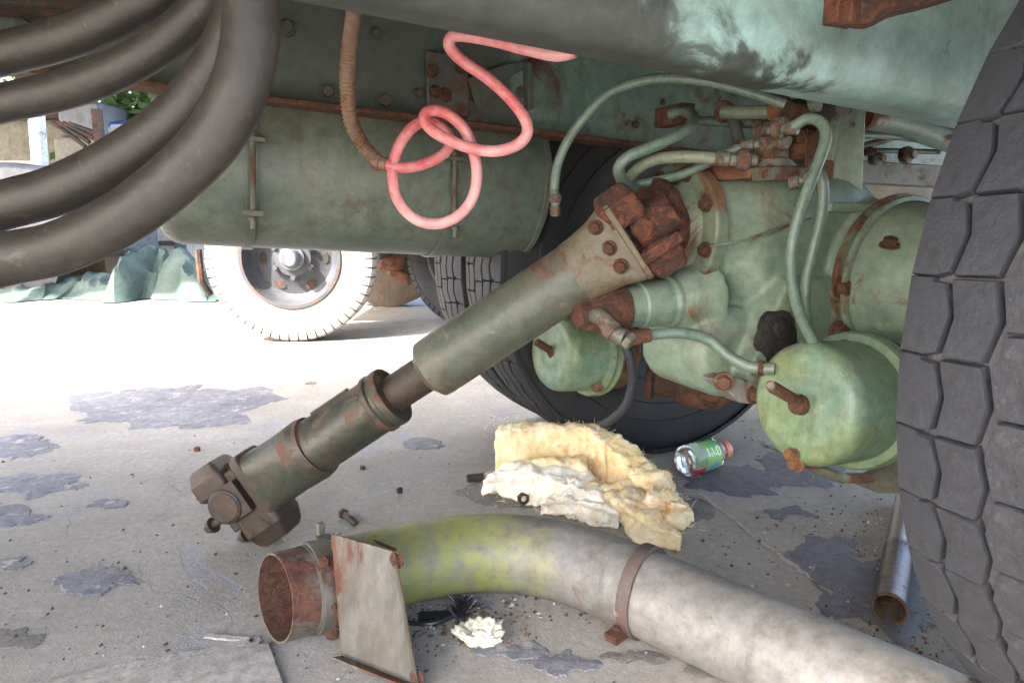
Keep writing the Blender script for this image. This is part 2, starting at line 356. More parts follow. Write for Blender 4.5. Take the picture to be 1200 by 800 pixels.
def ground_mat():
    m = bpy.data.materials.new('worn_concrete'); m.use_nodes = True; t = m.node_tree; bs = t.nodes['Principled BSDF']
    tc = nd(t, 'ShaderNodeTexCoord'); co = tc.outputs['Object']
    big = nz(t, co, 1.1, 8, .62, .5); mid = nz(t, co, 6, 9, .68, .6); fine = nz(t, co, 55, 9, .75); vf = nz(t, co, 240, 4, .7)
    c = mixc(t, ramp(t, big, [(.32, 0), (.68, 1)]), (.335, .31, .272), (.45, .42, .372))
    c = mixc(t, ramp(t, mid, [(.35, 0), (.66, .7)]), mixc(t, 1.0, c, (.80, .80, .81), 'MULTIPLY'), c)
    c = mixc(t, ramp(t, fine, [(.34, 0), (.66, 1)]), mixc(t, 1.0, c, (.70, .69, .67), 'MULTIPLY'), c)
    c = mixc(t, ramp(t, vf, [(.60, 0), (.74, .65)]), c, (.17, .16, .15))
    c = mixc(t, ramp(t, vf, [(.24, .55), (.36, 0)]), c, (.50, .48, .44))
    # thin blue-grey worn coating
    pm = nz(t, co, 2.6, 10, .66, 1.1)
    coat = ramp(t, pm, [(.585, 0), (.61, .85)])
    c = mixc(t, coat, c, mixc(t, ramp(t, fine, [(.3, 0), (.7, 1)]), (.20, .20, .225), (.31, .31, .335)))
    # oil stains
    st = nz(t, co, 1.9, 5, .6, .3)
    c = mixc(t, ramp(t, st, [(.63, 0), (.72, .5)]), c, (.10, .092, .085))
    # pale scratches
    mp = nd(t, 'ShaderNodeMapping'); mp.inputs['Scale'].default_value = (1.2, 16, 1); mp.inputs['Rotation'].default_value = (0, 0, R(-24)); t.links.new(co, mp.inputs[0])
    sc = nz(t, mp.outputs[0], 3, 6, .6)
    c = mixc(t, ramp(t, sc, [(.64, 0), (.70, .28)]), c, (.50, .48, .45))
    # hairline cracks
    vo = nd(t, 'ShaderNodeTexVoronoi', feature='DISTANCE_TO_EDGE', i_Scale=.9)
    wv = nd(t, 'ShaderNodeVectorMath', operation='ADD'); nn = nd(t, 'ShaderNodeTexNoise', i_Scale=4.0, i_Detail=6.0)
    t.links.new(co, nn.inputs['Vector']); vs = nd(t, 'ShaderNodeVectorMath', operation='SCALE'); vs.inputs['Scale'].default_value = .35
    t.links.new(nn.outputs['Color'], vs.inputs[0]); t.links.new(co, wv.inputs[0]); t.links.new(vs.outputs[0], wv.inputs[1]); t.links.new(wv.outputs[0], vo.inputs['Vector'])
    crk = ramp(t, vo.outputs['Distance'], [(.0, .22), (.003, 0)])
    c = mixc(t, crk, c, (.09, .085, .08))
    t.links.new(c, bs.inputs['Base Color']); bs.inputs['Roughness'].default_value = .88
    h = mth(t, 'ADD', mth(t, 'MULTIPLY', fine, .6), mth(t, 'ADD', mth(t, 'MULTIPLY', vf, .35), mth(t, 'SUBTRACT', mth(t, 'MULTIPLY', mid, .9), mth(t, 'MULTIPLY', coat, .18))))
    h = mth(t, 'SUBTRACT', h, mth(t, 'MULTIPLY', crk, .5))
    bp = nd(t, 'ShaderNodeBump', i_Strength=.55, i_Distance=.008); t.links.new(h, bp.inputs['Height']); t.links.new(bp.outputs[0], bs.inputs['Normal'])
    return m
M_GROUND = ground_mat()
M_PATCH = metal('blue_grey_peeling_coat', (.17, .17, .20), (.25, .25, .275), rust=0, rough=.8, scale=3.2, bump=1.0, chip=(.34, .325, .31), chipamt=.40)
M_PATCHD = metal('dark_blue_black_crust', (.085, .088, .115), (.145, .145, .17), rust=0, rough=.6, scale=4, bump=1.0, chip=(.24, .235, .23), chipamt=.36)
M_DSTAIN = metal('dark_oil_crust', (.15, .14, .13), (.24, .225, .205), rust=0, rough=.75, scale=14, bump=.6, chip=(.36, .345, .32), chipamt=.36)
M_SEAM = metal('pale_mortar', (.37, .355, .32), (.44, .42, .38), rust=0, rough=.95, scale=12, bump=.6, chip=(.31, .31, .20), chipamt=.33)
M_SLAB = metal('smooth_slab_concrete', (.33, .31, .275), (.43, .405, .37), rust=0, rough=.85, scale=6, bump=.4, chip=(.22, .21, .19), chipamt=.33)

def fibre_mat(name, a, b, c3):
    m = bpy.data.materials.new(name); m.use_nodes = True; t = m.node_tree; bs = t.nodes['Principled BSDF']
    tc = nd(t, 'ShaderNodeTexCoord'); co = tc.outputs['Object']
    n = nz(t, co, 14, 8, .65, .6); n2 = nz(t, co, 90, 8, .75, 1.2); n3 = nz(t, co, 7, 6, .6)
    c = mixc(t, ramp(t, n, [(.36, 0), (.62, 1)]), a, b)
    c = mixc(t, ramp(t, n3, [(.60, 0), (.70, .8)]), c, c3)
    c = mixc(t, ramp(t, n2, [(.3, 0), (.6, 1)]), mixc(t, 1.0, c, (.90, .87, .80), 'MULTIPLY'), c)
    t.links.new(c, bs.inputs['Base Color']); bs.inputs['Roughness'].default_value = .95
    bs.inputs['Subsurface Weight'].default_value = .2; bs.inputs['Subsurface Radius'].default_value = (.02, .015, .008); bs.inputs['Subsurface Scale'].default_value = .4
    bp = nd(t, 'ShaderNodeBump', i_Strength=.45, i_Distance=.006)
    t.links.new(mth(t, 'ADD', n2, mth(t, 'MULTIPLY', n, .8)), bp.inputs['Height']); t.links.new(bp.outputs[0], bs.inputs['Normal'])
    return m
M_INSY = fibre_mat('tan_insulation', (.70, .52, .25), (.86, .76, .53), (.52, .24, .08))
M_INSW = fibre_mat('white_insulation', (.90, .83, .67), (.92, .88, .78), (.76, .58, .34))

# shared bolt meshes (axis +Z, unit radius 1 cm)
Z0 = Vector((0, 0, 0))
BOLT = MB().hexhead(Z0, EZ, .010, .012).mesh('bolt', Z0, M_BOLT)
BOLTG = MB().hexhead(Z0, EZ, .010, .012).mesh('bolt_green', Z0, M_RAIL)
BOLTM = MB().hexhead(Z0, EZ, .010, .012).mesh('bolt_mint', Z0, M_MINTR)
RIVET = MB().lathe(Z0, EZ, [(0, .016), (.002, .0155), (.0028, .009), (.007, .0085), (.010, .005), (.0105, .001)], 18, jit=.0006).mesh('rivet', Z0, M_BOLT, 50)
NUTW = MB().hexhead(Z0, EZ, .010, .012).mesh('lug_nut', Z0, M_RIM)

# ================================================================== GROUND (setting)
g = MB()
g.add([Vector((-300, -60, 0)), Vector((300, -60, 0)), Vector((300, 400, 0)), Vector((-300, 400, 0))], [(0, 1, 2, 3)])
ground = g.build('ground', M_GROUND, smooth=0); tag(ground, kind='structure')

def irregular(cx, cy, rx, ry, seed, n=150, rag=.35):       # ragged outline on the ground from a photo ellipse
    out = []; e = gp(cx + rx, cy) - gp(cx, cy); rr_ = e.length
    for i in range(n):
        a = 2 * math.pi * i / n
        p = gp(cx + rx * math.cos(a), cy + ry * math.sin(a)); q = p * (1.6 / max(rr_, .05)); z_ = Vector((seed, seed * 1.7, 0))
        for fr, am in ((1.0, .42), (2.6, .20), (6.5, .085), (15, .035)):
            p = p + Vector((noise.noise(q * fr + z_), noise.noise(q * fr + z_ + Vector((31, 7, 3))), 0)) * am * rr_ * rag * 2
        out.append(p)
    return out
def patch(name, cx, cy, rx, ry, seed, mat, th=.004, rag=.45):
    o = irregular(cx, cy, rx, ry, seed, rag=rag); c = sum(o, Vector()) / len(o)
    inner = [c + (p - c) * .93 for p in o]
    m = MB(); n = len(o)
    up = [p + EZ * th * (.6 + .5 * abs(noise.noise(p * 9))) for p in inner]
    vs = [p + EZ * .0006 for p in o] + up + [c + EZ * th]
    fs = [(i, (i + 1) % n, n + (i + 1) % n, n + i) for i in range(n)] + [(n + i, n + (i + 1) % n, 2 * n) for i in range(n)]
    m.add(vs, fs)
    return m.build(name, mat, ground, smooth=20)
for i, (cx, cy, rx, ry) in enumerate([(108, 680, 50, 17), (205, 475, 118, 25), (25, 522, 42, 13), (38, 568, 52, 14), (125, 591, 24, 6), (12, 605, 34, 12),
                                      (165, 428, 75, 9), (60, 432, 70, 6), (497, 520, 24, 7), (935, 540, 40, 26), (870, 560, 52, 18), (965, 650, 45, 22), (1010, 690, 55, 36),
                                      (600, 762, 42, 9), (655, 778, 46, 12), (1085, 700, 60, 45), (560, 708, 22, 6), (15, 660, 22, 7), (925, 600, 30, 6)]):
    patch('peeled_coating', cx, cy, rx, ry, i * 3.7, M_PATCHD if cx > 850 and cy > 530 else M_PATCH, rag=.8 if cx > 850 else .5)
for i, (cx, cy, rx, ry) in enumerate([(12, 750, 40, 11), (805, 597, 32, 16), (825, 785, 24, 9), (600, 578, 62, 16), (742, 770, 40, 8)]):
    patch('oil_stain', cx, cy, rx, ry, 90 + i * 3.1, M_DSTAIN, th=.002, rag=.3)
# slab corner and its mortar joints in the near left
sl_ = MB().prism([gp(40, 812), gp(298, 757), gp(316, 756), gp(336, 812)], EZ * .006)
sl_.build('concrete_slab', M_SLAB, ground, bevel=.002)
def strip(pts, wd, th, mat, name):
    m = MB(); P = [gp(*p) for p in pts]; rs = []
    for i, p in enumerate(P):
        d = (P[min(i + 1, len(P) - 1)] - P[max(i - 1, 0)]).normalized(); nn = Vector((-d.y, d.x, 0))
        k = wd * (1 + .5 * noise.noise(p * 14))
        rs.append([p - nn * k + EZ * .0008, p - nn * k * .7 + EZ * th, p + nn * k * .7 + EZ * th, p + nn * k + EZ * .0008])
    m.rings(rs); return m.build(name, mat, ground, smooth=0)
def sub(a, b, n): return [(a[0] + (b[0] - a[0]) * i / n + random.uniform(-1.5, 1.5), a[1] + (b[1] - a[1]) * i / n + random.uniform(-1, 1)) for i in range(n + 1)]
strip(sub((0, 815), (305, 752), 22), .016, .004, M_SEAM, 'mortar_joint')
strip(sub((312, 757), (330, 815), 10), .006, .0045, M_SEAM, 'mortar_joint')
strip(sub((820, 578), (990, 708), 26), .006, .003, M_SLAB, 'mortar_joint')
strip(sub((305, 752), (240, 745), 8), .007, .004, M_SEAM, 'mortar_joint')
# crumbs and grit: nobody could count it
gr = MB()
def crumb(p, r, m):
    vs = [p + Vector((random.uniform(.5, 1.2) * r * dx, random.uniform(.5, 1.2) * r * dy, max(0, random.uniform(.4, 1) * r * (dz + 1)))) for dx, dy, dz in ((1, 0, -.6), (-1, 0, -.6), (0, 1, -.6), (0, -1, -.6), (.2, .1, .4))]
    gr.add(vs, [(0, 2, 4), (2, 1, 4), (1, 3, 4), (3, 0, 4)], m)
for _ in range(650):
    p = gp(random.uniform(-60, 1260), 420 + 400 * random.random() ** .7); crumb(p, random.choice((.0015, .002, .003, .0045)), random.choice((0, 0, 0, 1, 2)))
for cx, cy, sx, sy, k in ((540, 725, 55, 16, 420), (640, 700, 50, 20, 140), (985, 620, 70, 30, 260), (1060, 660, 60, 60, 260), (700, 640, 120, 14, 120), (520, 745, 50, 14, 160), (1090, 740, 40, 40, 160), (880, 500, 50, 18, 120)):
    for _ in range(k):
        p = gp(random.gauss(cx, sx), min(830, max(480, random.gauss(cy, sy)))); crumb(p, random.choice((.0015, .002, .003, .004, .006)), random.choice((0, 0, 0, 1, 2, 2)))
for _ in range(60):
    p = gp(random.uniform(0, 400), random.uniform(540, 790)); crumb(p, random.uniform(.003, .007), 0)
tag(gr.build('grit', [M_CHIPD, M_CHIPL, M_CHIPB], smooth=0), 'loose grit and crumbs scattered over the concrete under the truck', 'grit', kind='stuff')

# ================================================================== THE TRUCK ABOVE
truck = thing('military_truck', tr(.6, .7, 0), 'green military truck seen from below with rusty axle and long cylindrical air tank', 'truck')

def rail(o, pa, pb, h, name, mat, depth=.07, side=1):
    a, b = at_o(*pa, o), at_o(*pb, o); d = (b - a).normalized()
    a2, b2 = a - d * 3.2, b + d * 2.2
    n = EY * side; up = EZ
    m = MB()
    m.box((a2 + b2) / 2 + up * h / 2, (b2 - a2) / 2, n * .005, up * (h / 2))                        # web
    m.box((a2 + b2) / 2 + n * depth / 2 + up * (h - .0045), (b2 - a2) / 2, n * (depth / 2), up * .0045)
    r = m.build(name, mat, truck, bevel=.002)
    f = MB().box((a2 + b2) / 2 + n * (depth / 2 - .012) + up * (-.0065), (b2 - a2) / 2, n * (depth / 2 + .010), up * .006)
    return r, f, a, d
def round_rail(o, pa, pb, h, mat):
    a, b = at_o(*pa, o), at_o(*pb, o); d = (b - a).normalized(); a2, b2 = a - d * 3.2, b + d * 2.2
    prof = [(0, h), (0, .075)] + [(.050 - .050 * math.cos(t), .055 - .055 * math.sin(t) * 1.0 + .0) for t in [math.pi / 2 * i / 10 for i in range(11)]] + [(.10, .0), (.10, .008), (.055, .008)] + [(.050 - .042 * math.cos(t), .055 - .047 * math.sin(t)) for t in [math.pi / 2 * (9 - i) / 10 for i in range(10)]] + [(.008, h)]
    N = 24; m = MB(); m.rings([[a2.lerp(b2, i / N) + EY * x_ + EZ * z_ for x_, z_ in prof] for i in range(N + 1)])
    return m.build('frame_rail', mat, truck, smooth=40)
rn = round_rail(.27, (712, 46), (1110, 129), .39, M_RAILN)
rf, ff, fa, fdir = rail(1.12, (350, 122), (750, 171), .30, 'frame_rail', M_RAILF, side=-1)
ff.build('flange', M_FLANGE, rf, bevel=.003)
for (x, y, sc) in ((336, 33, 1.3), (383, 108, 1.3), (450, 119, 1.4), (490, 110, 1.0), (519, 113, 1.8), (610, 108, 1.0), (745, 146, .8), (777, 120, .6), (845, 60, 1), (560, 20, 1), (440, 40, 1.0)):
    inst(BOLTG if sc < 1.7 else BOLT, 'bolt', rf, at_o(x, y, 1.12 - .006), -EY, sc=sc * 1.15)
# torn gusset and stiffener on the far rail
gm = MB()
o_ = 1.09
q = [at_o(548, 92, o_), at_o(590, 76, o_), at_o(626, 70, o_), at_o(622, 112, o_), at_o(560, 128, o_)]
gm.prism([q[0], q[1], q[2], at_o(620, 78, o_), at_o(590, 94, o_), at_o(578, 118, o_), q[4]], EY * .006)
gm.prism([at_o(618, 74, o_ - .02), at_o(624, 74, o_ - .02), at_o(626, 128, o_ - .02), at_o(620, 128, o_ - .02)], EY * .03)
gm.build('gusset', M_RAIL, truck, bevel=.0015)
bk = MB()
c = at_o(524, 100, 1.10); bk.box(c, EX * .055, EY * .008, EZ * .075); bk.build('bracket_plate', M_RAIL, truck, bevel=.004)
for (x, y) in ((510, 108), (540, 80), (506, 84)): inst(BOLT, 'bolt', truck, at_o(x, y, 1.088), -EY, sc=1.2)
# slot scratch bracket + hose hook above
hk = MB()
P = [px(970, -6, 1.06), px(972, 14, 1.05), px(990, 28, 1.05), px(1010, 26, 1.05), px(1035, 14, 1.05), px(1075, 4, 1.05), px(1115, -10, 1.05)]
hk.tube(catmull([P[2] + EZ * .02, P[3] + EZ * .012, P[4] + EZ * .012, P[5] + EZ * .012, P[6] + EZ * .01], 4), [.022] * 17, 10)
hk.box(px(988, 8, 1.06), EX * .025, EY * .014, EZ * .026); hk.box(px(1000, 16, 1.04), EX * .018, EY * .012, EZ * .016)
hk.build('tow_hook', M_RUST, truck, bevel=.003)
# deck over the frame, its cross bearers, unseen canvas body added to shade the ground
dk = MB()
def deckbox(s0, s1, o0, o1, z0, z1, mb): mb.box(tr((s0 + s1) / 2, (o0 + o1) / 2, (z0 + z1) / 2), EX * ((s1 - s0) / 2), EY * ((o1 - o0) / 2), EZ * ((z1 - z0) / 2))
deckbox(-6.6, 2.6, -.70, 2.05, 1.40, 1.44, dk)
dk.build('deck', M_DECK, truck)
for s0 in (-3.6, -2.9, -2.2, -1.55, -1.0, -.35, .35, 1.05, 1.75):
    b = MB(); deckbox(s0, s0 + .09, -.64, 2.02, 1.31, 1.398, b); b.build('cross_bearer', M_DECK, truck, bevel=.004)
b = MB(); deckbox(-6.6, 2.6, 1.96, 2.03, 1.27, 1.39, b); b.build('side_sill', M_DECK, truck, bevel=.004)
b = MB(); deckbox(-6.6, 2.6, -.70, -.65, 1.30, 1.39, b); b.build('side_sill', M_DECK, truck, bevel=.004)
b = MB()
prof = [(-.68, 1.445), (-.68, 2.6), (-.55, 2.95), (.2, 3.12), (.71, 3.16), (1.2, 3.12), (1.88, 2.95), (2.03, 2.6), (2.03, 1.445)]
b.rings([[tr(s_, o, z) for o, z in prof] for s_ in (-6.5, -4.5, -2.5, -.5, 1.0, 2.5)]); b.build('unseen_canvas', M_CANVAS, truck)
# clutter under the deck, top left
cl = MB()
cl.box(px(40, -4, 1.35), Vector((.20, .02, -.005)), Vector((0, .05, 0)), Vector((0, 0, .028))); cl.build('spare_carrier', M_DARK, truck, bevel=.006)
cl = MB(); cl.box(px(50, 22, 1.6), Vector((.18, .05, .0)), Vector((0, .02, .0)), Vector((0, .01, .045))); cl.build('carrier_plate', M_BROWNW, truck, bevel=.003)
cl = MB(); cl.box(px(12, 26, 1.45), Vector((.085, -.02, -.055)), Vector((0, .012, 0)), Vector((.012, 0, .02))); cl.build('carrier_arm', M_RAIL, truck, bevel=.003)
cl = MB(); cl.box(px(85, 72, 2.0), Vector((.05, .0, -.09)), Vector((0, .012, 0)), Vector((.016, 0, .012))); cl.build('carrier_arm', M_DECK, truck, bevel=.003)
cl = MB(); cl.box(px(120, 60, 2.15), Vector((.6, .27, -.0)), Vector((0, .04, 0)), Vector((0, 0, .06))); cl.build('cross_beam', M_DARK, truck, bevel=.005)

# ---- air tank
pb0, pb1 = at_o(190, 287, 1.30), at_o(612, 305, 1.30)
tdir = (pb1 - pb0).normalized(); rT = .213
m = MB()
Lt = (pb1 - pb0).length
ax0 = pb0 + EZ * (rT + .004)
endcap = [(0, .005), (0, .10), (.006, .16), (.018, .195), (.04, .216), (.06, rT)]
prof = [(-.0, .02), (.0, .12), (.006, .168), (.022, .195), (.045, .209), (.06, rT), (Lt - .03, rT)]
m.lathe(ax0, tdir, prof, 72, cap1=False)
tank = m.build('air_tank', M_OLIVE, truck, smooth=50)
m = MB(); e = ax0 + tdir * (Lt - .03)
m.lathe(e, tdir, [(0, rT + .0035), (.016, rT + .0035), (.018, rT - .008), (.0185, rT - .02), (.05, rT - .05), (.075, .10), (.08, .01)], 72)
m.build('end_cap', M_OLIVE, tank, bevel=.0015)
def strap_at(xp):
    p = at_o(xp, 240, 1.30 - rT); s = (p - ax0).dot(tdir); return s
for xp, full in ((296, True), (533, False)):
    s_ = strap_at(xp); sm = MB(); n = 40; rs = []
    a, u, v = frame(tdir)
    for i in range(n + 1):
        th = R(-10) - R(200) * i / n if False else R(20) + R(320) * i / n
        d = u * math.cos(th) + v * math.sin(th); c = ax0 + tdir * s_
        w_ = .012
        rs.append([c - tdir * w_ + d * (rT + .0012), c + tdir * w_ + d * (rT + .0012), c + tdir * w_ + d * (rT + .006), c - tdir * w_ + d * (rT + .006)])
    sm.rings(rs)
    st = sm.build('strap', M_OLIVE, tank, bevel=.001)
    # adjuster: T plates and a stud on the camera side
    fm = MB()
    pf = ax0 + tdir * s_ - EY * (rT + .012)
    top, bot = at_o(xp, 186 if not full else 163, 1.30 - rT - .02), at_o(xp, 262 if not full else 250, 1.30 - rT - .02)
    fm.box(top, tdir * .026, EY * .012, EZ * .005); fm.box(bot, tdir * .022, EY * .012, EZ * .006)
    fm.cyl(top + EZ * .01, bot - EZ * .035, .007, n=10)
    fm.hexhead(bot - EZ * .018, EZ, .012, .012, washer=False)
    fm.hexhead(top + EZ * .004, EZ, .011, .014, washer=False)
    fm.build('adjuster', M_SHAFT, st, bevel=.001)
# hanger straps from rail to tank
for xp in (300, 540):
    p = at_o(xp, 150, 1.2); hm = MB(); hm.box(p + EZ * .06, tdir * .02, EY * .09, EZ * .004); hm.build('hanger', M_RAIL, truck)

# ---- wheels
def tyre_profile(Rr, W):   # (w, r) outer contour from inboard bead to outboard bead
    hw = W / 2
    half = [(-hw * .62, .27), (-hw * .78, .285), (-hw * 1.0, .33), (-hw * 1.10, .40), (-hw * 1.12, .45), (-hw * 1.06, .505), (-hw * 1.0, Rr - .058), (-hw * .965, Rr - .034), (-hw * .90, Rr - .020), (-hw * .5, Rr - .0145), (0, Rr - .0135)]
    return half + [(-a, b) for a, b in reversed(half[:-1])]
def rc(Rr, w_): return Rr - .012 * (abs(w_) / .14) ** 2.4
NP = 46
def block_polys():
    rows = []
    sh = [(-.142, .008), (-.142, .992), (-.112, .992), (-.112, .945), (-.096, .925), (-.086, .55), (-.087, .42), (-.095, .06), (-.108, .008)]
    md = [(-.085, .020), (-.076, .52), (-.086, .982), (-.040, 1.0), (-.030, .54), (-.041, .045)]
    ce = [(-.031, .10), (-.020, .60), (-.031, 1.06), (.024, 1.09), (.033, .60), (.022, .125)]
    rows.append(sh); rows.append(md); rows.append(ce)
    rows.append([(-w_ + .003, 1.52 - t) for w_, t in md]); rows.append([(-w_, 1.52 - t) for w_, t in sh])
    return rows
ROWS = block_polys()
def block_mesh(mb, poly, th0, Rr, place, depth=.0145, inset=.0024):
    c = Vector((sum(p[0] for p in poly) / len(poly), sum(p[1] for p in poly) / len(poly)))
    pitch = 2 * math.pi / NP
    def P(w_, t, dr, k):
        w2 = w_ + (c.x - w_) * k; t2 = t + (c.y - t) * k
        return place(w2, th0 + t2 * pitch, rc(Rr, w2) + dr)
    n = len(poly)
    r0 = [P(a, b, -depth, -.02) for a, b in poly]; r1 = [P(a, b, -.0025, 0) for a, b in poly]; r2 = [P(a, b, 0, .03) for a, b in poly]
    vs = r0 + r1 + r2 + [P(c.x, c.y, .0008, 0)]
    fs = []
    for L in (0, 1):
        for i in range(n): fs.append((L * n + i, L * n + (i + 1) % n, (L + 1) * n + (i + 1) % n, (L + 1) * n + i))
    for i in range(n): fs.append((2 * n + i, 2 * n + (i + 1) % n, 3 * n))
    mb.add(vs, fs)
def make_wheel(o_in, s0, z0, Rr, W, phase, individual, nm='tyre', mat=None):
    mat = mat or M_RUBBER
    cw = tr(s0, o_in - W / 2, z0)     # o_in: inboard... centre plane sits W/2 toward the camera
    m = MB(); n = 96
    pf = tyre_profile(Rr, W)
    rs = []
    for (w_, r) in pf:
        rs.append([cw + EY * w_ + (EX * math.cos(t) + EZ * math.sin(t)) * r for t in [2 * math.pi * i / n for i in range(n)]])
    rs = [list(reversed(r)) for r in rs]
    m.rings(rs, False, False)
    ty = m.build(nm, M_RUBG if individual else mat, truck, smooth=40)
    rows = ROWS
    if individual:
        for ri, poly in enumerate(rows):
            bmb = MB()
            block_mesh(bmb, poly, 0, Rr, lambda w_, t, r: EY * w_ + (EX * math.cos(t) + EZ * math.sin(t)) * r)
            me = bmb.mesh('tread_block', Z0, mat, 30)
            axis = EX.cross(EZ)
            for k in range(NP):
                o = bpy.data.objects.new('tread_block', me); COL.objects.link(o); o.parent = ty
                ang = k * 2 * math.pi / NP + phase
                o.matrix_local = Matrix.Translation(cw - OFF[ty]) @ Matrix.Rotation(ang, 4, axis)
    else:
        bmb = MB()
        for poly in rows:
            for k in range(NP):
                block_mesh(bmb, poly, k * 2 * math.pi / NP + phase, Rr, lambda w_, t, r: cw + EY * w_ + (EX * math.cos(t) + EZ * math.sin(t)) * r)
        tr_ = bmb.build('tread', mat, ty, smooth=30); tag(tr_, kind='stuff')
    # rim
    rm = MB()
    rm.lathe(cw - EY * (W * .31), EY, [(0, .272), (.0, .285), (.01, .285), (.02, .262), (W * .25, .24), (W * .37, .24), (W * .6, .262), (W * .61, .285), (W * .62, .285), (W * .62, .272)], 48, cap0=False, cap1=False)
    rm.lathe(cw - EY * .04, EY, [(0, .242), (.02, .20), (.05, .13), (.052, .02)], 48)
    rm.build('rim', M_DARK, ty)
    return ty
make_wheel(-.07, .565, .636, .65, .28, .06, True)
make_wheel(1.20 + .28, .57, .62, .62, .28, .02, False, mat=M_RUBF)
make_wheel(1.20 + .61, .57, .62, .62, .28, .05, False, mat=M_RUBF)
# raised lettering-like lugs and ribs on the far inner sidewall are modelled as concentric ribs
m = MB(); cw = tr(.57, 1.20, .62)
for r_ in (.355, .43, .49):
    n = 96; rs = []
    for i in range(n):
        t = 2 * math.pi * i / n; d = EX * math.cos(t) + EZ * math.sin(t)
        off = {.355: -.004, .43: -.016, .49: -.012}[r_]
        rs.append([cw + d * (r_ - .005) + EY * (off + .006), cw + d * r_ + EY * (off - .003), cw + d * (r_ + .005) + EY * (off + .006)])
    m.rings(rs, closed=True)
m.build('sidewall_rib', M_RUBF, truck)

# ---- differential and axle
def sect(s_, o_, z_, ho, hz, e=2.6, n=40):
    r = []
    for i in range(n):
        t = 2 * math.pi * i / n; ct, st = math.cos(t), math.sin(t)
        r.append(tr(s_, o_ + ho * abs(ct) ** (2 / e) * (1 if ct > 0 else -1), z_ + hz * abs(st) ** (2 / e) * (1 if st > 0 else -1)))
    return r
m = MB()
m.rings([sect(.205, .71, .765, .125, .125, 2), sect(.235, .71, .765, .13, .132, 2.1), sect(.27, .71, .755, .140, .145, 2.4), sect(.32, .715, .735, .168, .175, 3.0), sect(.37, .72, .705, .190, .212, 3.8),
         sect(.44, .73, .675, .205, .240, 4.6), sect(.56, .745, .655, .212, .252, 5), sect(.66, .75, .65, .205, .24, 4), sect(.74, .75, .65, .17, .20, 3), sect(.80, .75, .65, .11, .13, 2)])
bo_ = at_o(842, 412, .62)
m.lathe(bo_ + EZ * .005, -EY, [(-.16, .105), (.03, .105), (.055, .088), (.068, .05), (.069, .005)], 36)
pa, pb = px(790, 352, 1.52), px(684, 366, 1.44); d = (pa - pb).normalized(); Ln = (pa - pb).length
m.lathe(pa - d * .03, d, [(0, .050), (.03, .062), (.12, .085)], 30)
m.prism([at_o(926, 328, .500), at_o(876, 440, .500), at_o(896, 462, .500), at_o(992, 460, .500), at_o(1004, 405, .500), at_o(1000, 322, .500)], EY * .12)
m.prism([at_o(836, 440, .55), at_o(905, 448, .52), at_o(905, 474, .52), at_o(868, 470, .54)], EY * .08)
ac = tr(.665, .49, .640)
m.lathe(ac + EY * .22, -EY, [(0, .20), (.17, .192), (.21, .190), (.24, .186), (.30, .176), (.36, .158), (.44, .13), (.52, .115), (.75, .110)], 56)
diff = m.build('differential_housing', M_MINTL, truck, smooth=180)
rmx = diff.modifiers.new('cast', 'REMESH'); rmx.mode = 'VOXEL'; rmx.voxel_size = .0065; rmx.use_smooth_shade = True
smx = diff.modifiers.new('fillet', 'SMOOTH'); smx.factor = .6; smx.iterations = 9
m = MB(); m.lathe(ac + EY * .012, -EY, [(0, .190), (.002, .203), (.016, .205), (.018, .190)], 72, cap0=False, cap1=False); m.build('flange_seam', M_MINTR, diff, bevel=.002)
m = MB(); m.lathe(ac - EY * .012, -EY, [(0, .188), (.001, .199), (.012, .199), (.014, .188)], 72, cap0=False, cap1=False); m.build('flange_seam', M_MINTL, diff, bevel=.002)
# seam rib and side web on the carrier
def ribbon(pts, w1, th, name, par, mat, bevel=.0015):
    mm = MB(); mm.tube(catmull(pts, 5), th, 8); return mm.build(name, mat, par)
ribbon([at_o(832, 288, .545), at_o(870, 282, .535), at_o(905, 270, .53), at_o(950, 256, .53)], 0, .0032, 'casting_seam', diff, M_MINT)
# reinforcing web of the casting
# dark greasy drain boss
m = MB(); p = at_o(918, 385, .490); m.lathe(p + EY * .035, -EY, [(0, .040), (.028, .040), (.030, .022), (.036, .020), (.037, .012)], 20, jit=.002); m.build('drain_boss', M_GREASE, diff, bevel=.002)
m = MB(); p = at_o(914, 398, .497); m.lathe(p + EY * .01, -EY, [(0, .062), (.008, .055), (.013, .036), (.014, .01)], 26, jit=.006); m.build('grease_crust', M_GREASE, diff)
# pinion flange ring
m = MB(); pf = tr(.185, .71, .765)
m.lathe(pf + EX * .035, -EX, [(0, .150), (.028, .150), (.032, .146), (.033, .105), (.045, .10), (.06, .085), (.062, .02)], 48)
ring = m.build('bearing_cage', M_MINTR, truck, bevel=.002)
for k in range(8):
    t = R(20 + 45 * k); p = pf + EX * .002 + (EY * math.cos(t) + EZ * math.sin(t)) * .127
    inst(BOLT, 'bolt', ring, p, -EX, sc=1.35)
# companion flange
m = MB()
m.lathe(pf - EX * .022, -EX, [(0, .075), (.02, .07), (.022, .112), (.040, .112), (.044, .105), (.045, .05), (.06, .045), (.061, .01)], 40, jit=.0012)
m.build('companion_flange', M_RUST, truck, bevel=.002)
# axle bowl + tubes
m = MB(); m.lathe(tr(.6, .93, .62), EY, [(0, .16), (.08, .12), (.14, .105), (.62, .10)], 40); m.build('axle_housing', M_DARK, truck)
ax = diff
for (x, y, o_) in ((985, 337, .485), (981, 388, .480)):
    inst(BOLT, 'bolt', diff, at_o(x, y, o_), -EY, sc=1.9)
inst(BOLT, 'bolt', diff, at_o(1042, 288, .40), Vector((-.1, -.3, .8)), sc=1.5)
